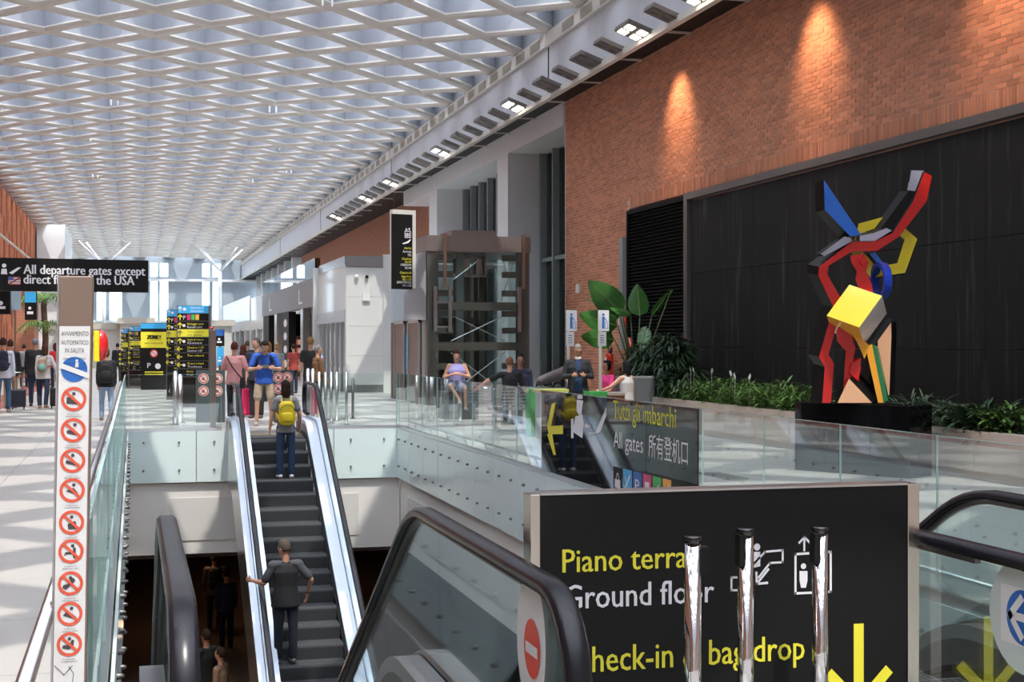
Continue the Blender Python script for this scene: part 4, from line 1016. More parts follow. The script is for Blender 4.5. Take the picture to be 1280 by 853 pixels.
# ======================= SIGNS =======================
def signframe(u0, u1, v0, v1, f0, f1=None):
    """frame whose lower-left is at (u0,v1) at depth f0, right edge at depth f1"""
    f1 = f1 or f0; a = W(u0, v1, f0); b = W(u1, v1, f1); b = Vector((b.x, b.y, a.z)); X = (b-a).normalized(); wd = (b-a).length; ht = (v1-v0)*f0/FPX
    return Fr(a, X, (0,0,1)), wd, ht, f0/FPX
def slab(fr, w_, h_, m, parent, name='board', th=.1, off=0):
    return obj(name, MB().prism([fr.p(0,0,off), fr.p(w_,0,off), fr.p(w_,h_,off), fr.p(0,h_,off)], -fr.N*th), m, parent)
# hanging departures sign
fr, w_, h_, q = signframe(-60, 185.5, 321, 363, 26.2, 27.4)
hs = thing('hanging_sign', 'long black hanging sign reading All departure gates except direct flights to the USA', 'sign', fr.p(w_/2, 0))
slab(fr, w_, h_+.0, M_black, hs, th=.12)
Q = lambda px: px*q
x_of = lambda u: (u+60)/245.5*w_
g = G2(); gtext(g, fr, 'All departure gates except', x_of(27), h_-Q(20), Q(12.3), x_of(181)-x_of(27), .004, bold=.006); gtext(g, fr, 'direct flights to the USA', x_of(27), Q(9.5), Q(12.3), x_of(167)-x_of(27), .004, bold=.006); obj('lettering', g, M_tw, hs)
g = G2(); gpoly(g, fr, [(x_of(9),h_-Q(19)),(x_of(13),h_-Q(21)),(x_of(24),h_-Q(12)),(x_of(20),h_-Q(12))], .004); gdisc(g, fr, x_of(3), h_-Q(10), Q(2.6), .004); gpoly(g, fr, [(x_of(-1),h_-Q(21)),(x_of(7),h_-Q(21)),(x_of(6),h_-Q(14)),(x_of(0),h_-Q(14))], .004); obj('departure_symbol', g, M_tw, hs)
fl = obj('flag', grect(G2(), fr, x_of(8), Q(8), x_of(23), Q(18), .004), M_stickw, hs)
g = G2(); [grect(g, fr, x_of(8), Q(8+k*2.9), x_of(23), Q(9.4+k*2.9), .005) for k in range(4)]; obj('flag_stripes', g, mat('flag_red', (.6,.12,.12), .5), fl)
obj('flag_canton', grect(G2(), fr, x_of(8), Q(13.5), x_of(14.5), Q(18), .006), mat('flag_blue', (.08,.1,.35), .5), fl); obj('strike_line', gline(G2(), fr, [(x_of(8),Q(8)),(x_of(24),Q(18))], Q(1.2), .007), M_black, fl)
for x in (.6, w_-.5): obj('suspension_wire', MB().tube([fr.p(x,h_,-.06), fr.p(x,h_,-.06)+Vector((0,0,ZC-fr.p(0,h_).z+.1))], .002, 4), M_steel, hs)
# hanging arrivals sign
fr, w_, h_, q = signframe(489.5, 518.5, 263.5, 361.5, 33, 33.3)
hs = thing('hanging_sign', 'tall narrow black hanging sign listing Arrivals and Check-in before the lift', 'sign', fr.p(w_/2, 0))
slab(fr, w_, h_, M_lattice, hs, 'sign_case', .15, -.01); slab(fr, w_-.06, h_-.07, M_black, hs, th=.02) ; hs.children[-1].location = fr.X*.03+Vector((0,0,.035))
Q = lambda px: px*q; g = G2(); xr = Q(27)
ty = [('Arrivi',56,3.0,M_yel,10),('Arrivals',60.5,3.2,M_tw,12),('到达',64.5,2.6,M_tw,5),('Check-in',69.5,3.0,M_yel,13),('92-99',73.5,2.8,M_yel,9),('办理登机手续',77,2.4,M_tw,15),('92-99',81,2.8,M_tw,9),('Check-in &',87,3.0,M_yel,16),('bag drop',91.5,3.0,M_yel,13.5),('101-120',95.5,2.8,M_yel,12)]
ty = [(a, b-8.5 if b > 54 else b, c, d, e) for a, b, c, d, e in ty]+[('自助行李托运',90.5,2.4,M_tw,20),('101-120',94.5,2.8,M_tw,12)]
for s_, yy, cp, m, wd in ty: gg = G2(); gtext(gg, fr, s_, xr, h_-Q(yy), Q(cp), Q(wd), .016, 'r'); obj('lettering', gg, m, hs)
gline(g, fr, [(Q(18),h_-Q(33)),(Q(26),h_-Q(33)),(Q(26),h_-Q(25)),(Q(18),h_-Q(25)),(Q(18),h_-Q(33))], Q(.7), .016)
for k in range(3): grect(g, fr, Q(19.2+k*2.1), h_-Q(32), Q(20.4+k*2.1), h_-Q(27), .016)
garrow(g, fr, Q(20), h_-Q(21), Q(3), -90, Q(.7), .016); garrow(g, fr, Q(24), h_-Q(24), Q(3), 90, Q(.7), .016)
gpoly(g, fr, [(Q(14),h_-Q(40.5)),(Q(21),h_-Q(38)),(Q(25),h_-Q(35)),(Q(26.5),h_-Q(35.5)),(Q(23),h_-Q(39.5)),(Q(16),h_-Q(41.5))], .016); obj('lift_and_arrival_symbols', g, M_tw, hs)
for x in (.1, w_-.1): obj('suspension_wire', MB().tube([fr.p(x,h_,-.08), fr.p(x,h_,-.08)+Vector((0,0,ZC-fr.p(0,h_).z+.1))], .002, 4), M_steel, hs)
# directory totems
rows = [('P','','',M_black),('Noleggio auto','Rental cars','',M_black),('Tutti gli imbarchi','All gates','',M_yel),('Uscite di imbarco','Gates','',M_black),('Check-in 1-59','Check-in 1-59','',M_black),('Tax refund','','',M_black),('Servizi','Toilets','',M_black),('Arrivi','Arrivals','',M_black)]
def totem(label, u0, u1, vt, vb, full=True):
    f = FPX*CAMH/(vb-HY); fr, w_, h_, q = signframe(u0, u1, vt, vb, f)
    t_ = thing('directory_totem', label, 'sign', fr.p(w_/2, 0), 'directory totems')
    slab(fr, w_, h_, M_darksteel, t_, 'case', .18); k = w_/(u1-u0)
    hh = h_*.062; obj('blue_header', grect(G2(), fr, w_*.03, h_-hh*1.25, w_*.97, h_-.01, .004), M_sky, t_)
    gh = G2(); garrow(gh, fr, w_*.1, h_-hh*.9, hh*.7, 90, hh*.12, .008); gdisc(gh, fr, w_*.24, h_-hh*.6, hh*.25, .008); gtext(gh, fr, 'Autobus', w_*.42, h_-hh*.5, hh*.3, w_*.4, .008); gtext(gh, fr, 'Waterbus', w_*.42, h_-hh*1.05, hh*.3, w_*.4, .008); obj('header_print', gh, M_tw, t_)
    rh = h_*.078; y_ = h_-hh*1.25
    for i, (a, b, c, m) in enumerate(rows):
        yb_ = y_-rh; bd = obj('sign_row', grect(G2(), fr, w_*.03, yb_+rh*.04, w_*.97, y_-rh*.03, .004), m, t_)
        ink = M_tw if m is M_black else M_darksteel; yk = M_yel if m is M_black else M_darksteel
        g = G2(); ang = 90 if i < 4 else 180
        if i == 7: garrow(g, fr, w_*.86, yb_+rh*.5, w_*.1, 0, rh*.1, .007)
        elif ang == 90: garrow(g, fr, w_*.1, yb_+rh*.2, rh*.6, 90, rh*.12, .007)
        else: garrow(g, fr, w_*.16, yb_+rh*.5, rh*.6, 180, rh*.12, .007)
        if i: gtext(g, fr, a, w_*.9 if i == 7 else w_*.32, yb_+rh*.55, rh*.26, w_*(.3 if i == 7 else .5), .007, 'l' if i != 7 else 'r') if i != 7 else gtext(g, fr, a, w_*.5, yb_+rh*.55, rh*.26, w_*.2, .007, 'r')
        obj('yellow_print', g, yk, bd)
        g = G2()
        if i == 0:
            gtext(g, fr, 'P', w_*.2, yb_+rh*.2, rh*.55, w_*.07, .007)
            for j, cc in enumerate((M_pink, M_green, M_orange)): obj('coloured_square', grect(G2(), fr, w_*(.31+j*.13), yb_+rh*.15, w_*(.42+j*.13), yb_+rh*.85, .007), cc, bd)
        elif b: gtext(g, fr, b, w_*.5 if i == 7 else w_*.32, yb_+rh*.15, rh*.26, w_*.2 if i == 7 else w_*.45, .007, 'r' if i == 7 else 'l')
        if i in (1,3,6): gdisc(g, fr, w_*.22, yb_+rh*.45, rh*.2, .007, 8)
        if g.v: obj('white_print', g, ink, bd)
        y_ = yb_
    obj('lower_panel', grect(G2(), fr, w_*.03, h_*.04, w_*.97, y_-.02, .004), M_gblack, t_)
totem('large black directory totem with blue header, nearer of the pair by the barriers', 221, 262, 382, 509)
totem('partly hidden black directory totem with blue header just left of the large one', 208, 240, 387, 500)
totem('small far black directory totem with blue header behind the walking man', 161, 178, 408, 486)
totem('smallest far black directory totem, leftmost of the far ones', 151, 160, 411, 486)
# yellow notice board
fr, w_, h_, q = signframe(176, 209, 404, 482, 50)
nb = thing('notice_board', 'tall notice board with a yellow warning panel and a red prohibition ring', 'sign', fr.p(w_/2, 0))
slab(fr, w_, h_, M_black, nb); obj('foot', MB().prism([fr.p(0,-fr.o.z), fr.p(w_,-fr.o.z), fr.p(w_,0), fr.p(0,0)], -fr.N*.1), M_black, nb); Q = lambda v: (482-v)*q
obj('blue_header', grect(G2(), fr, 0, Q(411), w_, Q(404.5), .01), M_sky, nb); yp = obj('yellow_panel', grect(G2(), fr, 0, Q(435), w_, Q(415), .01), M_yel, nb)
g = G2(); gtext(g, fr, 'ZONE !', w_/2, Q(424), .14, w_*.5, .02, 'c', bold=.02); gtext(g, fr, 'AREA RISERVATA', w_/2, Q(430), .05, w_*.7, .02, 'c'); obj('lettering', g, M_black, yp)
g = G2(); gring(g, fr, w_/2, Q(442), .10, .14, .01); gline(g, fr, [(w_/2-.08,Q(442)+.08),(w_/2+.08,Q(442)-.08)], .03, .01); rgg = obj('red_ring', g, M_red, nb); obj('ring_ground', gdisc(G2(), fr, w_/2, Q(442), .13, .006), M_stickw, rgg)
g = G2(); gtext(g, fr, 'P', w_*.25, Q(460), .18, .12, .01); gdisc(g, fr, w_*.65, Q(458), .10, .01); obj('white_symbols', g, M_tw, nb)
g = G2(); [grect(g, fr, w_*.15, Q(466+k*3), w_*.85, Q(464.6+k*3), .01) for k in range(2)]; obj('yellow_lines', g, M_yel, nb)
# blue posters and small hanging signs in the distance
for (u0,u1,v0,v1,f,mats_,lab,nm) in [(271,279,434,457,60,[M_sky],'blue poster panel standing between the totem and the shop row','poster_stand'),(269,280,412,433,60,[M_blue,M_black],'small dark and blue screen above the blue poster','screen'),(31,45,365,400,40,[M_sky,M_black],'blue and black hanging sign below the long departures sign','hanging_sign'),(-8,12,360,393,36,[M_black],'black hanging sign cut by the left frame edge','hanging_sign')]:
    fr, w_, h_, q = signframe(u0, u1, v0, v1, f); t_ = thing(nm, lab, 'sign', fr.p(w_/2, 0)); slab(fr, w_, h_, mats_[-1], t_)
    if len(mats_) > 1: obj('upper_panel', grect(G2(), fr, 0, h_*.62, w_, h_, .004), mats_[0], t_)
    g = G2(); gdisc(g, fr, w_*.45, h_*.42, w_*.14, .006, 10); grect(g, fr, w_*.2, h_*.2, w_*.75, h_*.3, .006); obj('white_print', g, M_tw, t_)
    if v1 < 405: obj('suspension_rod', MB().tube([fr.p(w_/2,h_,-.05), fr.p(w_/2,h_,-.05)+Vector((0,0,ZC-fr.p(0,h_).z+.1))], .003, 4), M_steel, t_)
    else: obj('stand', MB().box(fr.p(w_/2,0,-.08)-Vector((.06,.02,0))-Vector((0,0,fr.o.z)), fr.p(w_/2,0,-.08)+Vector((.06,.02,0))), M_darksteel, t_)
# prohibition panels at the head of the central escalator
def propanel(label, u0, u1, vt, vb, f, rings):
    fr, w_, h_, q = signframe(u0, u1, vt, vb, f); a = fr.p(w_/2,0)
    t_ = thing('warning_panel', label, 'sign', (a.x, a.y, 0), 'warning panels'); 
    lo = fr.o.z; fr.o.z = 0; h_ += lo
    slab(fr, w_, h_, mat('panel_slate', (.07,.085,.09), .3), t_, th=.04)
    for x, v in rings:
        cx, cy = (x-u0)*w_/(u1-u0), zv(v, f); r_ = 6.2*f/FPX
        d = obj('white_disc', gdisc(G2(), fr, cx, cy, r_*1.05, .003), M_stickw, t_)
        g = G2(); gring(g, fr, cx, cy, r_*.7, r_*.95, .006); gline(g, fr, [(cx-r_*.55,cy+r_*.55),(cx+r_*.55,cy-r_*.55)], r_*.18, .007); obj('red_ring', g, M_redink, d)
        g = G2(); gpoly(g, fr, [(cx-r_*.4,cy-r_*.3),(cx+r_*.35,cy-r_*.35),(cx+r_*.15,cy+r_*.3),(cx-r_*.2,cy+r_*.2)], .005); obj('black_pictogram', g, M_ink, d)
propanel('dark panel with four red prohibition rings left of the central escalator', 245, 281, 463, 510, 29.5, [(254.5,473.5),(254.5,489),(272,473.5),(272,489)])
propanel('dark panel with red prohibition rings right of the central escalator', 342, 367, 463, 510, 29.5, [(348,472),(359,472),(348,486)])
# ---- posts and barriers round the well ----
def post(name, label, u, vt, vb, r_, m, group=None, dome=False):
    z = 0; f = FPX*CAMH/(vb-HY); c = W(u, vb, f); c.z = 0; o = thing(name, label, 'post', c, group); zt = zv(vt, f)
    obj('pole', MB().tube([c, c+Vector((0,0,zt))], r_, 12), m, o, smooth=True)
    obj('cap', MB().ell(c+Vector((0,0,zt)), (r_,r_,r_*.6), 12, 6), m, o, smooth=True)
    obj('base', MB().tube([c, c+Vector((0,0,.02))], r_*1.9, 14), m, o); return o
for k, (u, vt, r_) in enumerate([(219,466,.05),(225,470,.06),(247,475,.035),(385,462,.04),(391,462,.04),(399,466,.035),(407,466,.03),(414,466,.03),(421,466,.03),(433,466,.03)]):
    post('barrier_post', ['left','second'][k]+' thick steel barrier post before the large directory totem' if k < 2 else ('thin steel barrier post under the large totem' if k == 2 else ['','','','nearest to the escalator','second from the escalator','third from the escalator','fourth from the escalator','fifth from the escalator','sixth from the escalator','outermost, farthest from the escalator'][k]+', thin steel barrier post right of the central escalator'), u, vt, 531-(k % 3)*2, r_, M_steel, 'steel barrier posts' if k > 2 else 'barrier posts left')
post('belt_post', 'dark-capped belt post on the floor right of the barrier', 441, 474, 524, .03, M_darksteel)
f_ = 26.9; c = W(266.5, 530, f_); c.z = 0
bp2 = thing('sticker_post', 'brown escalator post seen from behind at the far side of the opening', 'post', c); obj('column', MB().box((c.x-.05,c.y,0), (c.x+.055,c.y+.1,zv(413,f_))), M_brown, bp2); obj('red_lens', MB().ell((c.x-.03,c.y+.03,zv(410,f_)+.0), (.05,.05,.03), 10, 6), mat('red_lens', (.7,.02,.02)), bp2)
for k, (u0, u1) in enumerate(((400,431),(245,262))):
    a = W(u0, 528, 30); b = W(u1, 528, 30.5); t_ = thing('glass_screen', ['low glass screen panel between the barrier posts right of the escalator','low glass screen panel under the large totem'][k], 'screen', ((a.x+b.x)/2,(a.y+b.y)/2,0))
    obj('glass_panel', MB().prism([(a.x,a.y,.05),(b.x,b.y,.05),(b.x,b.y,1.0),(a.x,a.y,1.0)], (0,.012,0)), M_glass, t_); obj('foot', MB().prism([(a.x,a.y,0),(b.x,b.y,0),(b.x,b.y,.05),(a.x,a.y,.05)], (0,.03,0)), M_steel, t_)
# white info posts with a blue figure
for k, (u, lab) in enumerate([(711,'left white post with a blue figure sign beside the masked man'),(751,'right white post with a blue figure sign beside the masked man')]):
    f = 25.5; c = W(u, 500, f); t_ = thing('info_post', lab, 'sign', (c.x,c.y,0), None)
    obj('pole', MB().box((c.x-.03,c.y,0), (c.x+.02,c.y+.03,zv(388,f))), mat('post_cream', (.72,.68,.60), .5), t_)
    fr = Fr((c.x-.03, c.y-.01, 0), (CYW,-SY,0), (0,0,1)); q = f/FPX
    pa = obj('sign_plate', MB().prism([fr.p(-.02,zv(414,f)), fr.p(12*q,zv(414,f)), fr.p(12*q,zv(388,f)), fr.p(-.02,zv(388,f))], (0,.015,0)), M_stickw, t_)
    g = G2(); cx = 5*q; gdisc(g, fr, cx, zv(393.5,f), 1.6*q, .003); grect(g, fr, cx-1.6*q, zv(411,f), cx+1.4*q, zv(396,f), .003); gline(g, fr, [(cx+1*q,zv(397,f)),(cx+4*q,zv(401,f))], 1*q, .003); obj('blue_figure', g, M_blue, pa)
    g = G2(); gline(g, fr, [(cx+2.6*q,zv(411,f)),(cx+5.4*q,zv(411,f)),(cx+5.4*q,zv(403,f)),(cx+2.6*q,zv(403,f)),(cx+2.6*q,zv(411,f))], .6*q, .003); obj('figure_outline', g, M_blue, pa)
    pb = obj('lower_plate', MB().prism([fr.p(-.02,zv(433,f)), fr.p(8.5*q,zv(433,f)), fr.p(8.5*q,zv(415,f)), fr.p(-.02,zv(415,f))], (0,.015,0)), mat('plate_white', (.66,.67,.68), .5), t_)
    g = G2(); [grect(g, fr, 1*q, zv(420+j*3,f), 6*q, zv(419.2+j*3,f), .003) for j in range(4)]; obj('small_print', g, M_lampoff, pb)
# ---- floodlights on the rail ----
for k in range(32):
    y = 24.9+k*1.62*(1.0 if k < 16 else 1.0)+(.0)
    big = k % 2 == 0; lit = k in (0, 2, 8, 14, 20, 24, 30) 
    z = 8.16; t_ = thing('floodlight', 'floodlight cluster on the white rail, lamps lit' if lit else 'grey unlit floodlight cluster on the white rail', 'light', (10.36, y, z), 'lit floodlights on the rail' if lit else 'unlit floodlights on the rail')
    X = Vector((.27,0,-.10)); Y_ = Vector((0,.42 if big else .26,0)); N_ = Vector((.1,0,.27)).normalized()*.05; c = Vector((10.12, y, z+.05))
    obj('lamp_plate', MB().obox(c, X, Y_, N_), M_lampoff, t_, bevel=.01)
    for i in (-1, 1):
        for j in (-1, 1):
            l = c+X*.5*i+Y_*.5*j-N_*1.1; obj('lamp', MB().obox(l, X*.3, Y_*.32, N_*.15), M_lamp if lit else M_lampoff, t_)
    obj('lamp_arm', MB().tube([c+N_, Vector((10.42,y,8.08))], .025, 6), M_lampoff, t_)
# warm wall-washing light from the rail floods
for y in (17.0, 22.5, 29.0):
    ld = bpy.data.lights.new('flood', 'SPOT'); ld.energy = 260; ld.color = (1,.62,.35); ld.spot_size = R(75); ld.spot_blend = 1.0; ld.shadow_soft_size = .12
    lo = bpy.data.objects.new('flood', ld); COL.objects.link(lo); lo.location = (10.5, y, 7.85); lo.rotation_euler = (Vector((0,0,0))-Vector((1.0,0,-1.3))).to_track_quat('Z','Y').to_euler()
    t_ = None
# tree-like white struts under the far ceiling
for u, f, lab in ((130,118,'white branching roof column far left'),(275,126,'white branching roof column far right'),(340,134,'farthest white branching roof column')):
    c = W(u, 400, f); c.z = 0; t_ = thing('tree_column', lab, 'column', c)
    obj('trunk', MB().tube([c, c+Vector((0,0,8.0))], .16, 10), M_white, t_, smooth=True)
    for a in range(4):
        d_ = Vector((math.cos(a*1.57+.6)*2.6, math.sin(a*1.57+.6)*2.6, 10.1)); obj('branch', MB().tube([c+Vector((0,0,8)), c+d_], .09, 8), M_white, t_, smooth=True)
# palm at the far left
c = W(54, 440, 62); c.z = 0; pt = thing('palm_tree', 'palm tree with drooping fronds below the long departures sign', 'tree', c)
z1 = zv(372, 62); obj('trunk', MB().tube([c, c+Vector((.1,0,z1*.5)), c+Vector((0,0,z1))], [.16,.13,.12], 8), mat('palm_trunk', (.12,.07,.045), .8), pt)
rn = random.Random(4)
for zz, n in ((z1, 14), (z1-1.2, 10)):
    for k in range(n):
        a = k*6.28/n; mb = MB()
        for j in range(9): 
            q_ = j/9; b = c+Vector((math.cos(a)*1.1*q_, math.sin(a)*1.1*q_, zz+.35*math.sin(q_*2.6)-.5*q_*q_))
            for s_ in (-1, 1): blade(mb, b, Vector((math.cos(a+s_*.9), math.sin(a+s_*.9), -.3)), .45, .05, .8, rn, 2)
        obj('frond', mb, M_leafA, pt)
c = W(56, 442, 55); c.z = 0; shrub('bush', 'light green bush under the palm tree', c, 1.6, 2.2, 260, .5, .08, M_leafC, None, 3)
bx = W(33, 430, 66); t_ = obj('brick_pier', MB().box((bx.x-.45,bx.y,0), (bx.x+.35,bx.y+3,3.9)), M_brickfar); tag(t_, 'low brick pier left of the palm tree', 'pillar')
c = W(38, 350, 60)
fd = thing('advert_screen', 'grey advertising screen above the brick pier at the left', 'screen', (W(20,383,60))); obj('screen_panel', MB().box(W(12,388,58), W(26,364,58)+Vector((0,.1,0))), mat('screen_grey', (.22,.3,.36), .3), fd)
obj('screen_post', MB().box(W(18,388,58)-Vector((0,0,W(18,388,58).z)), W(19.5,388,58)+Vector((0,.05,0))), M_darksteel, fd)
# benches near the lift
def bench(label, u, v, f, n, rz, vb=None):
    c = W(u, v, f); c.z = 0; t_ = thing('bench', label, 'bench', (0,0,0), None); wd = .58*n
    for i in range(n):
        x = -wd/2+i*.58
        MG_ = mat('bench_grey', (.30,.31,.33), .45, .4)
        b = obj('seat_back', MB().box((x+.02,0,.80), (x+.56,.03,.84)).box((x+.02,0,.42), (x+.56,.03,.46)).box((x+.02,0,.42), (x+.05,.03,.84)).box((x+.53,0,.42), (x+.56,.03,.84)), MG_, t_)
        for j in range(5): obj('back_slat', MB().box((x+.05,.005,.48+j*.064), (x+.53,.02,.48+j*.064+.04)), MG_, b)
        obj('seat', MB().box((x+.02,.03,.40), (x+.56,.50,.44)), MG_, t_)
    for x in (-wd/2+.15, wd/2-.15): obj('leg', MB().box((x,.1,0), (x+.05,.4,.40)), M_steel, t_)
    t_.location = c; t_.rotation_euler.z = rz; return t_
bench('grey slatted bench back seen behind the man in black', 617, 490, 29.5, 2, R(-12))
bench('nearest grey slatted bench right of the man in black', 647, 505, 26.5, 2, R(-14))
bench('grey slatted bench in front of the masked man', 698, 505, 26, 2, R(-16))
# dark long seat by the planter and its kiosk-like ends
b1 = W(790, 480, 28); t_ = thing('armchair', 'dark grey low seat back beside the planter end', 'seat', (b1.x,b1.y,0)); obj('seat_back', MB().box((b1.x-.35,b1.y-.1,.35), (b1.x+.45,b1.y+.05,1.0)), mat('seat_slate', (.10,.11,.115), .6), t_, bevel=.04); obj('seat_cushion', MB().box((b1.x-.35,b1.y,.2), (b1.x+.45,b1.y+.55,.45)), mat('seat_slate', (.1,.1,.1)), t_, bevel=.04)
for k, (u0, u1, vt, f, m, lab) in enumerate([(676,713,487,24.5,mat('unit_lime', (.42,.46,.10), .5),'lime topped low cabinet left of the masked man'),(738,760,490,24.2,mat('unit_green', (.06,.42,.08), .5),'bright green topped low cabinet right of the masked man'),(760,783,491,24.6,mat('unit_brown', (.17,.05,.025), .5),'brown low cabinet at the planter end'),(664,672,486,25,mat('unit_green', (0,0,0)),'narrow green cabinet end before the grey bench')]):
    a = W(u0, 500, f); b = W(u1, 500, f); z1 = zv(vt, f); t_ = thing('low_cabinet', lab, 'cabinet', ((a.x+b.x)/2,a.y,0))
    obj('body', MB().box((a.x,a.y,0), (b.x,a.y+.35,z1-.05)), m if k > 0 else M_grey, t_); obj('top', MB().box((a.x-.01,a.y-.01,z1-.05), (b.x+.01,a.y+.36,z1)), m if k != 2 else M_beigestone, t_)
# wrapped parasol / pushchair bundle beside the masked man
a = W(676, 484, 27.5); b = W(716, 462, 27.8); t_ = thing('pushchair', 'folded grey pushchair with black wheels behind the bench', 'pushchair', (a.x,a.y,0))
obj('folded_canopy', MB().seg(a+Vector((0,0,.12)), b, (.09,.09), (.17,.13), (0,1,0), 12), mat('canopy_grey', (.10,.085,.085), .8), t_, smooth=True)
for dx, dz in ((0,.05),(.16,.0),(.34,.04)): obj('wheel', MB().tube([a+Vector((dx+.09*math.cos(q),0,dz+.09*math.sin(q)-.05)) for q in [i*.63 for i in range(10)]], .022, 6, close=True), M_rubber, t_)
obj('frame', MB().tube([a, Vector((a.x+.1,a.y,.05))], .018, 6).tube([a+Vector((.5,0,.1)), Vector((a.x+.5,a.y,.0))], .018, 6), M_darksteel, t_)
# ======================= PEOPLE =======================
SKIN = lambda k=0: mat('skin_%d' % k, [(.55,.30,.20),(.45,.22,.14),(.13,.06,.04),(.30,.15,.09)][k], .55)
def cloth(n, c, r=.85): return mat('cloth_'+n, c, r, noise=.12, nscale=14, bump=.25)
def hairm(n, c): return mat('hair_'+n, tuple(q*.75 for q in c), .75, spec=.15, noise=.3, nscale=40)
def fuse(name, mb, vox, m, parent, sm_=4, label=None):
    o = obj(name, mb, m, parent, label=label)
    r_ = o.modifiers.new('r', 'REMESH'); r_.mode = 'VOXEL'; r_.voxel_size = vox; r_.use_smooth_shade = True
    s_ = o.modifiers.new('s', 'SMOOTH'); s_.iterations = sm_; s_.factor = .5
    dg = bpy.context.evaluated_depsgraph_get(); me = bpy.data.meshes.new_from_object(o.evaluated_get(dg)); old = o.data
    o.modifiers.clear(); o.data = me; bpy.data.meshes.remove(old)
    if not me.materials: me.materials.append(m)
    return o
def person(label, loc, fc=0, H=1.75, sp=(0,0,1), head=(0,0), aL=((-.12,0,-1),(-.03,.12,-1)), aR=((.12,0,-1),(.03,.12,-1)), lL=((-.03,0,-1),(0,0,-1)), lR=((.03,0,-1),(0,0,-1)),
           shirt=None, sleeve=.9, pants=None, legs='long', shoes=(.05,.05,.05), hair='short', hairc=(.05,.03,.02), skin=0, fat=1.0, vox=.014, seat=None, group=None, twist=0, skirt=False, female=False, foot=None, curl=.5, extra=None, seatz=None):
    k = H/1.75; V = lambda t: Vector(t); sp = V(sp).normalized(); side = V((math.cos(R(twist)), math.sin(R(twist)), 0))
    fat_ = fat; shw = .165 if female else .185
    pel = V((0,0,0)); neck = pel+sp*.52*k; chest = pel+sp*.36*k; waist = pel+sp*.16*k
    J = {}
    for s, a, l in ((-1,aL,lL),(1,aR,lR)):
        sh = pel+sp*.455*k+side*shw*s*k; u, f = V(a[0]).normalized(), V(a[1]).normalized(); el = sh+u*.285*k; wr_ = el+f*.25*k
        hip = pel+V((1,0,0))*.088*s*k-V((0,0,.03*k)); t, c = V(l[0]).normalized(), V(l[1]).normalized(); kn = hip+t*.43*k; an = kn+c*.41*k
        J[s] = (sh, el, wr_, f, hip, kn, an, c)
    if seatz is not None: base = seatz+.10*k
    else: base = -min(J[s][6].z-.085*k for s in J)
    off = V((0,0,base)); rot = Matrix.Rotation(R(fc), 3, 'Z'); L = V(loc)
    T = lambda p: rot@(V(p)+off)+L
    sd = rot@side; sx = rot@V((1,0,0))
    root = thing('person', label, 'person', L, group); sk = SKIN(skin)
    b = MB()
    S_ = lambda m_, p, q, a, c, sdv=None, flat=False: m_.seg(T(p), T(q), tuple(v*k for v in a), tuple(v*k for v in c), sdv or sd, 12, flat)
    f_ = fat_
    hd = Matrix.Rotation(R(twist+head[1]), 3, 'Z')@Matrix.Rotation(R(head[0]), 3, 'X')       # head pitch (+ up) then turn
    hc = neck+sp*.06*k+hd@V((0,.018,.115))*k; hrot = rot@hd
    # torso, neck, head
    S_(b, pel-sp*.02*k, waist, (.150*f_,.10*f_), (.130*f_,.092*f_)); S_(b, waist, chest, (.130*f_,.092*f_), (.150*f_,.105*f_)); S_(b, chest, pel+sp*.44*k, (.150*f_,.105*f_), (.115,.07))
    b.seg(T(pel+sp*.445*k-side*(shw-.03)*k), T(pel+sp*.445*k+side*(shw-.03)*k), (.058*k,.062*k), (.058*k,.062*k), rot@sp)
    S_(b, neck-sp*.05*k, neck+sp*.07*k, (.055,.058), (.05,.052))
    b.ell(T(hc), (.073*k,.094*k,.112*k), 16, 12, hrot)
    b.ell(T(hc+hd@V((0,.022,-.062))*k), (.055*k,.062*k,.055*k), 12, 8, hrot)
    b.ell(T(hc+hd@V((0,.097,-.018))*k), (.013*k,.018*k,.026*k), 8, 6, hrot)
    for s in (-1,1): b.ell(T(hc+hd@V((.076*s,-.005,-.01))*k), (.010*k,.022*k,.032*k), 8, 6, hrot)
    for s in (-1,1):
        sh, el, wr_, fd, hip, kn, an, cd_ = J[s]
        S_(b, sh, el, (.050*f_,.050*f_), (.040,.040)); S_(b, el, wr_, (.041,.041), (.027,.024))
        # hand: palm, four fingers, thumb
        hz = fd; inw = (V((-s,0,0))-hz*(-s*hz.x)); inw = inw.normalized() if inw.length > .1 else V((0,0,1)); fwv = hz.cross(inw)*s; fwv = fwv if fwv.y >= -.2 else -fwv
        pe = wr_+hz*.085*k; b.seg(T(wr_), T(pe), (.030*k,.018*k), (.040*k,.015*k), rot@fwv)
        for i, ln in enumerate((.066,.078,.074,.058)):
            o_ = fwv*(.030-.020*i)*k; q0 = pe+o_; q1 = q0+(hz+inw*curl*.5).normalized()*ln*.5*k; q2 = q1+(hz+inw*curl*1.4).normalized()*ln*.5*k
            b.seg(T(q0), T(q1), (.0105*k,.0105*k), (.0095*k,.0095*k), rot@fwv, 8).seg(T(q1), T(q2), (.0095*k,.0095*k), (.008*k,.008*k), rot@fwv, 8)
        q0 = wr_+hz*.03*k+fwv*.028*k; b.seg(T(q0), T(q0+(hz*.8+fwv*.7+inw*.3).normalized()*.062*k), (.013*k,.013*k), (.009*k,.009*k), rot@fwv, 8)
        S_(b, hip, kn, (.080*f_,.082*f_), (.052,.055), sx); S_(b, kn, an, (.053,.056), (.035,.038), sx)
        ft = V((foot[0]*1.0, foot[1], 0)) if foot else V((.12*s,1,0)); ft = ft.normalized(); dn = V((0,0,-1))
        if cd_.z > -.6: ft = (ft*.5+V((0,0,-.8))).normalized(); 
        heel = an+dn*.045*k-ft*.03*k; toe = an+dn*.055*k+ft*.14*k; J[s] = J[s]+(heel, toe)
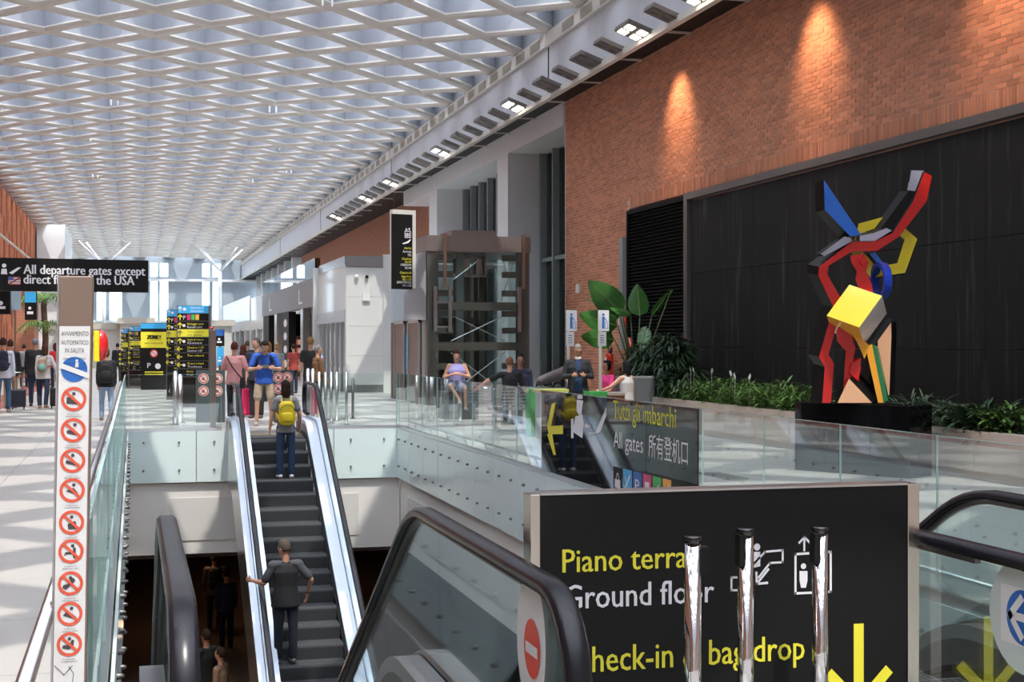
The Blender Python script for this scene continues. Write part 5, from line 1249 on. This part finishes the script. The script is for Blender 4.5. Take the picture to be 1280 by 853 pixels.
        b.seg(T(heel), T(toe), (.036*k,.036*k), (.040*k,.026*k), rot@ft.cross(V((0,0,1))) if abs(ft.z) < .9 else sx)
    fuse('body', b, vox, sk, root, 3)
    # face
    ey = MB(); [ey.ell(T(hc+hd@V((.030*s,.083,.012))*k), (.011*k,.008*k,.007*k), 8, 6, hrot) for s in (-1,1)]; obj('eyes', ey, mat('eye_dark', (.02,.015,.01), .3), root, smooth=True)
    mo = MB().ell(T(hc+hd@V((0,.083,-.062))*k), (.024*k,.008*k,.007*k), 8, 6, hrot); obj('mouth', mo, mat('lips', (.32,.10,.08), .5), root, smooth=True)
    if shirt is not None:
        s_ = MB(); e = .016
        lo = -.06 if not skirt else -.25
        S_(s_, pel+sp*(lo-.02)*k, waist, (.166*f_+e,.118*f_+e), (.138*f_+e,.098*f_+e), None, True); S_(s_, waist, chest, (.138*f_+e,.098*f_+e), (.156*f_+e,.112*f_+e)); S_(s_, chest, pel+sp*.45*k, (.156*f_+e,.112*f_+e), (.10,.075))
        if seatz is None: s_.seg(T(pel-V((0,0,.11))*k), T(pel+V((0,0,.04))*k), ((.176*f_+e)*k,(.125*f_+e)*k), ((.150*f_+e)*k,(.108*f_+e)*k), sx, 14, True)
        if sleeve > 0:
            s_.seg(T(pel+sp*.448*k-side*(shw-.02)*k), T(pel+sp*.448*k+side*(shw-.02)*k), (.070*k,.072*k), (.070*k,.072*k), rot@sp)
            for s in (-1,1):
                sh, el, wr_ = J[s][:3]
                if sleeve <= .5: S_(s_, sh, sh.lerp(el, sleeve*1.7), (.062*f_,.062*f_), (.060,.060))
                else: S_(s_, sh, el, (.062*min(f_,1.08),.062*min(f_,1.08)), (.053,.053)); S_(s_, el, el.lerp(wr_, .92), (.056,.056), (.041,.041))
        else:
            for s in (-1,1): s_.seg(T(chest+side*.08*s*k), T(pel+sp*.49*k+side*.10*s*k), (.04*k,.085*k), (.025*k,.06*k), rot@side)
        fuse('shirt', s_, vox, shirt, root, 3)
    if pants is not None:
        p_ = MB(); e = .014
        S_(p_, pel-sp*.06*k, pel+sp*.05*k, (.150*f_+e,.105*f_+e), (.135*f_+e,.095*f_+e), sx)
        for s in (-1,1):
            sh, el, wr_, fd, hip, kn, an = J[s][:7]
            if legs == 'short': S_(p_, hip, hip.lerp(kn, .86), (.092*f_,.095*f_), (.085,.088), sx)
            else:
                S_(p_, hip, kn, (.090*f_,.094*f_), (.068,.070), sx); S_(p_, kn, an+(kn-an)*(.04 if legs == 'long' else .35), (.068,.070), (.058,.064), sx)
        if skirt: S_(p_, pel, (J[-1][5]+J[1][5])/2, (.17,.12), (.22,.17), sx)
        fuse('trousers' if legs == 'long' else 'shorts', p_, vox, pants, root, 3)
    for s in (-1,1):
        h_, t_ = J[s][8], J[s][9]; ax = (t_-h_).normalized(); sdd = ax.cross(V((0,0,1))); sdd = sdd.normalized() if sdd.length > .2 else V((1,0,0))
        obj('shoe', MB().seg(T(h_+V((0,0,.004))), T(t_), (.043*k,.044*k), (.046*k,.032*k), rot@sdd), mat('shoe_%d_%d_%d' % tuple(int(c*100) for c in shoes), shoes, .6), root, smooth=True)
    if hair != 'bald':
        hb = MB(); hb.ell((0,0,0), (.083,.106,.124), 20, 14)
        rr_ = random.Random(len(label))
        for i, v in enumerate(hb.v):
            x, y, z = v
            lim = -.055 if hair in ('short',) else -.20
            cut = (y > .035 and z < .058) or (z < lim) or (hair == 'short' and abs(x) > .05 and y > -.01 and z < .0)
            v2 = v*(.78 if cut else 1+.03*math.sin(i*3.7)); hb.v[i] = T(hc+(hd@(v2+V((0,-.008,.008))))*k)
        if hair in ('long','bob'):
            ln = -.30 if hair == 'long' else -.17
            hb.seg(T(hc+hd@V((0,-.055,.0))*k), T(hc+hd@V((0,-.085,ln))*k), (.078*k,.05*k), (.070*k,.025*k), hrot@V((1,0,0)))
            for s in (-1,1): hb.seg(T(hc+hd@V((.062*s,-.01,.03))*k), T(hc+hd@V((.07*s,-.035,ln*.8))*k), (.02*k,.045*k), (.018*k,.03*k), hrot@V((1,0,0)))
        if hair == 'bun': hb.ell(T(hc+hd@V((0,-.09,.075))*k), .042*k, 10, 8)
        obj('hair', hb, hairm('%d_%d_%d' % tuple(int(c_*1000) for c_ in hairc), hairc), root, smooth=True)
    info = dict(T=T, J=J, pel=pel, sp=sp, side=side, sd=sd, rot=rot, chest=chest, k=k, root=root, hc=hc, hd=hd, hrot=hrot, f=fat_)
    return info
def backpack(pi, label, m, h=.42, wd=.15, dp=.09, m2=None, z=.06, straps=True, group=None):
    T, k, sp, side = pi['T'], pi['k'], pi['sp'], pi['side']; bk = -(Vector((-side.y, side.x, 0)))
    c0 = pi['pel']+sp*(z)*k+bk*(.115*pi['f']+dp)*k; c1 = c0+sp*(h)*k
    t_ = thing('backpack', label, 'backpack', T((c0+c1)/2), group)
    b = MB().seg(T(c0+sp*.06), T(c1-sp*.07), (wd*k,dp*k), (wd*.88*k,dp*.8*k), pi['sd'], 16); fuse('bag', b, .014, m, t_, 3)
    pk = MB().seg(T(c0+bk*dp*.8+sp*.08), T(c0+bk*dp*.8+sp*h*.42), (wd*.75*k,.035*k), (wd*.72*k,.03*k), pi['sd'], 12); obj('front_pocket', pk, m2 or m, t_, smooth=True)
    obj('zip', MB().tube([T(c0+bk*(dp*1.02)+sp*h*.55+side*wd*.75*math.cos(a)+sp*.09*math.sin(a)) for a in [i*math.pi/8 for i in range(9)]], .005, 5), mat('zip_dark', (.03,.03,.03), .5), t_)
    obj('top_handle', MB().tube([T(c1+side*.03*math.cos(a)+sp*(.03*math.sin(a)-.01)) for a in [i*math.pi/6 for i in range(7)]], .007, 5), m, t_)
    if straps:
        for s in (-1,1):
            p0 = c1-sp*.08+side*.075*s-bk*.04; p1 = pi['pel']+sp*.505*k+side*.085*s*k+bk*.02; p2 = pi['pel']+sp*.46*k+side*.12*s*k-bk*.10*k; p3 = pi['pel']+sp*.25*k+side*.165*s*k-bk*.08*k; p4 = c0+sp*.1+side*wd*s*.9
            sb = MB().tube([T(p) for p in (p0,p1,p2,p3,p4)], .018, 6); obj('shoulder_strap', sb, m, t_, smooth=True)
    return t_
def handpos(pi, s, d=.1): sh, el, wr_, fd = pi['J'][s][:4]; return pi['T'](wr_+fd*d*pi['k'])
def atfoot(u, v, z=0): p = G(u, v, z); return p

jeans = cloth('jeans', (.022,.05,.11)); djeans = cloth('dark_jeans', (.018,.03,.065)); blk = cloth('black', (.012,.012,.014)); navy = cloth('navy', (.015,.02,.045))
# --- the woman with the yellow backpack on the central escalator
zA = -.72; yA = 24.2
p = W(357, 600, 24.05)
yw = p.y; zw = p.z
# snap to a step of the central escalator
def snap_step(y):
    best = None
    for ch in Cc.children:
        if ch.name.startswith('step') and ch.type == 'MESH':
            ys = [v.co.y for v in ch.data.vertices]; zs = max(v.co.z for v in ch.data.vertices); yc = (min(ys)+max(ys))/2+Cc.location.y
            if best is None or abs(yc-y) < abs(best[0]-y): best = (yc, zs+.004)
    return best
yc, zc_ = snap_step(24.25); fx = .1033/.93
def colx(u, y): r = (u-CX)/FPX; return y*(SY+r*CYW)/(CYW-r*SY)
wy = person('woman with long dark hair and blue jeans standing on the escalator, back to the camera', (colx(357,yc), yc-.03, zc_), 0, 1.64, shirt=cloth('grey_tee', (.24,.24,.27)), sleeve=.35, pants=jeans, shoes=(.75,.75,.75), hair='bob', hairc=(.035,.018,.012), female=True, vox=.011, aL=((-.32,.0,-1),(-.12,.15,-1)), aR=((.30,.0,-1),(.05,.35,-1)), fat=.92, skin=0)
M_ybag = mat('yellow_bag', (.80,.62,.02), .6, noise=.08, nscale=12)
backpack(wy, 'bright yellow backpack worn by the woman on the escalator', M_ybag, .44, .155, .08, z=.02)
yc2, z2_ = snap_step(24.95)
person('child mostly hidden in front of the woman on the escalator, white shoes', (colx(356,yc2), yc2, z2_), 0, 1.15, shirt=cloth('child_grey', (.25,.25,.28)), sleeve=.4, pants=navy, shoes=(.7,.7,.7), hairc=(.04,.02,.01), vox=.014)
# --- man in grey and black tee
yc, zc_ = snap_step(20.35)
mn = person('man in a black and grey tee shirt low on the escalator, hand on the rail', (colx(357,yc), yc-.02, zc_), 4, 1.74, shirt=cloth('black_tee', (.007,.0075,.009)), sleeve=.0, pants=cloth('black_jeans', (.006,.009,.018)), shoes=(.10,.11,.12), hair='short', hairc=(.10,.075,.06), head=(-8,38), vox=.009, fat=1.12, aL=((-.42,.18,-.9),(-.55,.85,.05)), aR=((.62,-.1,-.8),(-.10,.45,-.9)), skin=1, lL=((-.04,0,-1),(0,0,-1)), lR=((.04,0,-1),(0,0,-1)), foot=(.0,1))
s_ = MB(); T = mn['T']; k = mn['k']
for s in (-1,1):
    sh, el = mn['J'][s][:2]; s_.seg(T(sh-mn['side']*.10*s+Vector((0,0,.02))), T(sh), (.05*k,.07*k), (.075*k,.075*k), mn['sd']); s_.seg(T(sh-mn['side']*.02*s), T(sh.lerp(el, .78)), (.072*k,.072*k), (.064*k,.064*k), mn['sd'])
fuse('grey_sleeves', s_, .012, cloth('grey_sleeve', (.05,.053,.06)), mn['root'], 3)
h_ = handpos(mn, 1, -.02); obj('wristwatch', MB().tube([h_+Vector((.032*math.cos(a),.032*math.sin(a),0)) for a in [i*.628 for i in range(10)]], .008, 6, close=True), M_rubber, mn['root'])
# --- man in blue shirt at the top, bending over his phone
bp_ = atfoot(331, 533); bm = person('young man in a blue polo and beige shorts bending over his phone', (bp_.x, bp_.y+.15, 0.013), 178, 1.76, sp=(0,.42,1), head=(-38,0), aL=((-.38,.15,-.9),(.45,.75,.10)), aR=((.38,.15,-.9),(-.45,.75,.10)), lL=((-.11,.05,-1),(-.03,-.10,-1)), lR=((.11,.05,-1),(.03,-.10,-1)), shirt=cloth('royal_blue', (.02,.09,.42)), sleeve=.42, pants=mat('patterned_shorts', (.45,.36,.26), .8, noise=.5, nscale=18), legs='short', shoes=(.35,.30,.28), hairc=(.025,.018,.013), vox=.010, skin=0)
ph = (handpos(bm, -1, .10)+handpos(bm, 1, .10))/2; t_ = thing('phone', 'black phone held by the man in the blue polo', 'phone', ph); obj('phone_body', MB().obox(ph+Vector((0,-.02,.02)), (.06,0,0), (0,.03,.035), (0,.005,-.005)), M_black, t_)
backpack(bm, 'dark backpack worn by the man in the blue polo', navy, .4, .13, .07, z=.05)
# --- others round the escalator head
def pp(label, u, vf, vtop, fc, f=None, **kw):
    """person whose feet are at row vf and crown at row vtop"""
    f = f or FPX*CAMH/(vf-HY); c = W(u, vf, f); H = (vf-vtop)*f/FPX if 'H' not in kw else kw.pop('H')
    return person(label, (c.x, c.y, 0.002), fc, H, vox=kw.pop('vox', .018), **kw)
pk_ = pp('person in a loose pink shirt with short auburn hair left of the escalator head', 293, 527, 429, -20, shirt=cloth('pink', (.72,.33,.32)), sleeve=.45, pants=navy, hairc=(.12,.03,.02), fat=1.12, aR=((.35,0,-.9),(-.2,.7,.2)), aL=((-.3,0,-.95),(.2,.6,.1)))
T = pk_['T']; c = pk_['chest']; t_ = thing('shoulder_bag', 'dark shoulder bag carried by the person in pink', 'bag', T(c)); obj('strap', MB().tube([T(Vector((-.15,-.09,.47))), T(Vector((0,-.17,.25))), T(Vector((.19,-.12,.0)))], .012, 6), M_rubber, t_); obj('bag', MB().seg(T(Vector((.2,-.1,-.15))), T(Vector((.2,-.1,0))), (.05,.10), (.04,.09), pk_['sd']), blk, t_, smooth=True)
nv = pp('grey-haired man in a navy shirt behind the man in the blue polo', 321, 523, 424, 160, shirt=navy, sleeve=.4, pants=blk, hairc=(.16,.13,.12), head=(0,-35), fat=1.1)
bj = pp('older man in a brown jacket over a pale blue shirt, walking right', 397, 518, 433, -75, shirt=cloth('brown_jacket', (.16,.075,.03)), pants=navy, hairc=(.22,.20,.19), sleeve=.9, fat=1.05, aR=((.1,.1,-1),(.05,.5,-1)))
T = bj['T']; obj('shirt_front', MB().seg(T(Vector((0,.115,.03))), T(Vector((0,.10,.47))), (.055,.03), (.045,.03), bj['sd']), cloth('pale_blue', (.38,.47,.68)), bj['root'], smooth=True)
pp('man in a black tee with fair hair behind the man in the brown jacket', 388, 515, 423, 10, shirt=blk, sleeve=.4, pants=navy, hairc=(.28,.15,.06), skin=0, head=(0,-40))
pp('person in charcoal clothes with dark red hair between the pink and navy shirts', 304, 513, 432, 15, shirt=cloth('charcoal', (.05,.05,.055)), pants=navy, hair='bob', hairc=(.10,.03,.02), female=True)
pp('woman in a light top far behind the escalator, facing the shops', 336, 502, 429, 20, shirt=cloth('cream', (.55,.48,.38)), sleeve=.3, pants=djeans, hair='bob', hairc=(.30,.17,.07), female=True)
pp('blonde woman in a grey top far behind the blue polo', 346, 503, 430, 0, shirt=cloth('grey_top', (.20,.21,.22)), sleeve=.3, pants=navy, hair='bun', hairc=(.42,.27,.11), female=True)
pp('small distant person in black to the right of the auburn hair', 309, 494, 427, 0, shirt=blk, sleeve=.4, pants=blk, hairc=(.12,.07,.04))
mg = pp('magenta dressed child behind the legs of the man in the blue polo', 314, 520, 488, 0, shirt=cloth('magenta', (.75,.03,.13)), sleeve=.9, pants=cloth('magenta', (1,1,1)), skirt=True, hairc=(.75,.03,.13), H=None) if False else None
c = W(313, 522, FPX*CAMH/(522-HY)); t_ = thing('suitcase', 'bright magenta suitcase standing at the head of the escalator', 'suitcase', (c.x,c.y,0)); obj('case', MB().box((c.x-.2,c.y-.12,.05), (c.x+.22,c.y+.12,.64)), cloth('magenta', (.75,.03,.13)), t_, bevel=.04)
for s in (-1,1): obj('wheel', MB().tube([Vector((c.x+.15*s-.02,c.y,.03)), Vector((c.x+.15*s+.02,c.y,.03))], .03, 8), M_rubber, t_)
obj('pull_handle', MB().tube([Vector((c.x-.1,c.y,.62)), Vector((c.x-.1,c.y,.95)), Vector((c.x+.1,c.y,.95)), Vector((c.x+.1,c.y,.62))], .01, 6), M_darksteel, t_)
# --- travellers on the left
wa = pp('man in a white shirt and jeans cut by the left frame edge, walking away', 4, 516, 423, 0, shirt=cloth('white_shirt', (.62,.63,.70)), pants=cloth('mid_jeans', (.05,.11,.19)), shoes=(.45,.3,.2), hairc=(.05,.025,.015), lR=((.05,.25,-1),(0,-.1,-1)), lL=((-.05,-.2,-1),(0,-.3,-1)))
backpack(wa, 'dark navy backpack of the man in the white shirt', navy, .46, .15, .09)
pp('man in a black jacket and beige trousers walking away beside the navy suitcase', 13, 511, 426, 0, shirt=blk, pants=cloth('beige_trousers', (.26,.20,.12)), hairc=(.07,.035,.02), shoes=(.12,.08,.05), lR=((.04,.2,-1),(0,-.1,-1)))
ww = pp('woman in a white blouse and dark jeans leaning forward as she walks away', 54, 511, 431, -8, shirt=cloth('white_blouse', (.62,.58,.56)), pants=djeans, hair='bob', hairc=(.10,.045,.025), female=True, sp=(.05,.10,1), lL=((-.05,.22,-1),(0,-.05,-1)), lR=((.05,-.12,-1),(0,-.45,-1)), aR=((.4,.0,-.9),(.3,.2,-.9)), fat=1.08, shoes=(.35,.15,.08))
backpack(ww, 'beige and teal patterned backpack on the woman in the white blouse', cloth('tan_bag', (.30,.22,.16)), .40, .13, .08, m2=cloth('teal_pocket', (.12,.30,.28)))
pp('grey-haired person in a dark cape beside the woman in the white blouse', 44, 508, 424, 0, shirt=cloth('dark_cape', (.02,.02,.025)), pants=djeans, hairc=(.30,.30,.32), fat=1.25, head=(-10,0))
bw = pp('woman in a black top and wide pale jeans walking away beside the glass balustrade', 133, 526, 436, 0, shirt=blk, pants=cloth('pale_jeans', (.25,.35,.48)), hair='bun', hairc=(.18,.08,.04), female=True, lL=((-.05,.16,-1),(0,-.05,-1)), lR=((.05,-.05,-1),(0,-.3,-1)), shoes=(.25,.14,.08), fat=1.1)
backpack(bw, 'large black backpack on the woman in pale jeans', blk, .50, .17, .11, z=.0)
wk = pp('man in an olive tee and dark trousers walking to the right in the distance', 180, 483, 424, -80, shirt=cloth('olive', (.13,.14,.07)), sleeve=.4, pants=navy, hairc=(.20,.08,.04), lL=((0,.42,-1),(0,.1,-1)), lR=((0,-.35,-1),(0,-.55,-1)), aR=((.1,.55,-.7),(0,.8,-.4)), aL=((-.1,.5,-.7),(0,.8,-.4)), shoes=(.3,.25,.22), vox=.02)
backpack(wk, 'black backpack on the distant man in the olive tee', blk, .48, .15, .13)
pp('tiny distant person in black by the far kiosks', 147, 478, 430, 0, shirt=blk, pants=blk, vox=.025, hairc=(.03,.02,.02))
pp('distant person in red under the far plants', 69, 486, 430, 20, shirt=cloth('red_coat', (.60,.03,.03)), pants=navy, vox=.025, hairc=(.12,.04,.03), hair='bob', female=True)
pp('distant person in grey between the travellers on the left', 30, 484, 431, 0, shirt=cloth('pale_grey', (.3,.3,.32)), pants=navy, vox=.025)
pp('far shopper in a red top near the shop columns', 367, 492, 431, 20, shirt=cloth('red_top', (.35,.05,.04)), sleeve=.3, pants=navy, vox=.025) 
def suitcase(label, u, vb, w_, h_, m):
    f = FPX*CAMH/(vb-HY); c = W(u, vb, f); t_ = thing('suitcase', label, 'suitcase', (c.x,c.y,0), 'suitcases on the left')
    cs = obj('case', MB().box((c.x-w_/2,c.y-.11,.06), (c.x+w_/2,c.y+.11,h_)), m, t_, bevel=.03)
    for k in range(5): obj('case_rib', MB().box((c.x-w_/2+.04+k*(w_-.1)/5,c.y-.118,.10), (c.x-w_/2+.06+k*(w_-.1)/5,c.y-.108,h_-.05)), m, cs)
    for sx in (-1,1):
        obj('wheel', MB().tube([Vector((c.x+sx*w_*.38-.015,c.y-.05,.035)), Vector((c.x+sx*w_*.38+.015,c.y-.05,.035))], .035, 10), M_rubber, t_)
    obj('pull_handle', MB().tube([Vector((c.x-.08,c.y+.06,h_-.02)), Vector((c.x-.08,c.y+.06,h_+.42)), Vector((c.x+.08,c.y+.06,h_+.42)), Vector((c.x+.08,c.y+.06,h_-.02))], .011, 6), M_steel, t_)
suitcase('navy ribbed cabin suitcase wheeled behind the man in beige trousers', 23, 512, .36, .50, mat('case_navy', (.012,.014,.025), .35))
suitcase('black cabin suitcase half hidden by the sticker post', 72, 511, .36, .52, mat('case_black', (.012,.012,.012), .35))
# --- seated people and the masked man
sit = ((0,1,-.05),(0,.05,-1))
c = W(571, 486, 31); person('seated woman in a lavender sleeveless top holding a phone before the lift', (c.x,c.y,0), 168, 1.66, seatz=.62, shirt=cloth('lavender', (.30,.28,.55)), sleeve=0, pants=cloth('pale_shorts', (.25,.27,.33)), legs='short', hair='bun', hairc=(.07,.02,.02), female=True, fat=1.3, lL=((-.25,1,-.05),(0,.05,-1)), lR=((.15,1,.1),(-.5,.3,-.8)), aL=((-.45,.1,-.9),(.7,.6,.25)), aR=((.45,.1,-.9),(-.7,.6,.25)), vox=.014, shoes=(.3,.28,.27), head=(-12,0), skin=0)
t_ = tag(obj('seat_cube', MB().box((c.x-.35,c.y-.15,0), (c.x+.35,c.y+.55,.60)), mat('seat_slate2', (.10,.11,.12), .6), None, bevel=.03), 'dark block seat under the woman in lavender', 'seat')
c = W(642, 490, 28.6); person('seated man in a black tee, back turned, one arm along the bench back', (c.x,c.y+.3,0), -15, 1.74, seatz=.46, shirt=blk, sleeve=.45, pants=navy, lL=sit, lR=sit, aL=((-.75,-.15,-.35),(-.75,-.05,-.55)), aR=((.3,.2,-.9),(0,.8,-.2)), hairc=(.22,.10,.06), vox=.014, head=(0,10), skin=0)
c = W(655, 490, 29.4); person('dark-haired person in navy sitting beyond the man in black', (c.x,c.y+.3,0), 175, 1.8, seatz=.48, shirt=navy, sleeve=.9, pants=blk, lL=sit, lR=sit, hairc=(.01,.008,.008), skin=3, vox=.014)
c = W(722, 500, 25.1); mk = person('grey-haired man in a black jacket with a white mask under his chin', (c.x,c.y,0.0), 168, 1.62, shirt=cloth('black_jacket', (.018,.019,.024)), pants=navy, hairc=(.30,.28,.25), head=(-18,0), fat=1.2, vox=.011, aL=((-.30,.05,-.95),(.55,.75,.12)), aR=((.30,.05,-.95),(-.55,.75,.12)), skin=1)
T, k, hd, hc, hr = mk['T'], mk['k'], mk['hd'], mk['hc'], mk['hrot']
obj('denim_shirt', MB().seg(T(Vector((0,.125,-.05))), T(Vector((0,.095,.44))), (.085,.055), (.05,.03), mk['sd']), cloth('denim', (.02,.045,.12)), mk['root'], smooth=True)
mp = T(hc+hd@Vector((0,.045,-.128))*k); t_ = thing('face_mask', 'white face mask pulled under the chin of the grey-haired man', 'mask', mp); obj('mask_fabric', MB().ell(mp, (.062,.058,.026), 14, 8, hr), mat('mask_white', (.75,.75,.74), .7), t_, smooth=True)
g = MB(); [g.tube([T(hc+hd@Vector((.032*s+.024*math.cos(a),.098,.012+.018*math.sin(a)))*k) for a in [i*.7 for i in range(9)]], .0035, 5, close=True) for s in (-1,1)]
gp_ = T(hc+hd@Vector((0,.1,.012))*k); t_ = thing('glasses', 'thin dark glasses on the grey-haired man', 'glasses', gp_); obj('rims', g, M_rubber, t_)
ph = (handpos(mk, -1, .10)+handpos(mk, 1, .10))/2; t_ = thing('phone', 'black phone held by the grey-haired masked man', 'phone', ph); obj('phone_body', MB().obox(ph+Vector((0,-.01,.03)), (.04,.01,0), (0,.03,.06), (0,.006,-.003)), M_black, t_)
c = W(759, 485, 27.4); person('seated woman in a hot pink top with dark hair by the planter', (c.x,c.y,0), 110, 1.6, seatz=.48, shirt=cloth('hot_pink', (.78,.05,.22)), sleeve=.4, pants=navy, lL=sit, lR=sit, hair='bun', hairc=(.012,.009,.01), female=True, skin=3, vox=.014, fat=1.1, aL=((-.2,.3,-.9),(0,.9,-.2)))
c = W(783, 486, 27.0); person('seated black-haired woman in a white strap top, back turned, beside the pink top', (c.x,c.y,0), 30, 1.6, seatz=.48, shirt=cloth('white_top', (.5,.48,.47)), sleeve=0, pants=navy, lL=sit, lR=sit, hair='bob', hairc=(.012,.011,.012), female=True, skin=0, vox=.014, aL=((-.5,.5,-.6),(-.3,.8,-.3)), fat=1.1)
for k, (u, lab) in enumerate([(751,'seat block under the woman in pink'),(778,'seat block under the woman with the white strap top')]):
    c = W(u+8, 486, 27.2); tag(obj('seat_block', MB().box((c.x-.25,c.y-.25,0), (c.x+.25,c.y+.3,.46)), mat('seat_slate', (.1,.1,.1)), None), 'dark '+lab, 'seat')
# --- the lower hall, in the dark
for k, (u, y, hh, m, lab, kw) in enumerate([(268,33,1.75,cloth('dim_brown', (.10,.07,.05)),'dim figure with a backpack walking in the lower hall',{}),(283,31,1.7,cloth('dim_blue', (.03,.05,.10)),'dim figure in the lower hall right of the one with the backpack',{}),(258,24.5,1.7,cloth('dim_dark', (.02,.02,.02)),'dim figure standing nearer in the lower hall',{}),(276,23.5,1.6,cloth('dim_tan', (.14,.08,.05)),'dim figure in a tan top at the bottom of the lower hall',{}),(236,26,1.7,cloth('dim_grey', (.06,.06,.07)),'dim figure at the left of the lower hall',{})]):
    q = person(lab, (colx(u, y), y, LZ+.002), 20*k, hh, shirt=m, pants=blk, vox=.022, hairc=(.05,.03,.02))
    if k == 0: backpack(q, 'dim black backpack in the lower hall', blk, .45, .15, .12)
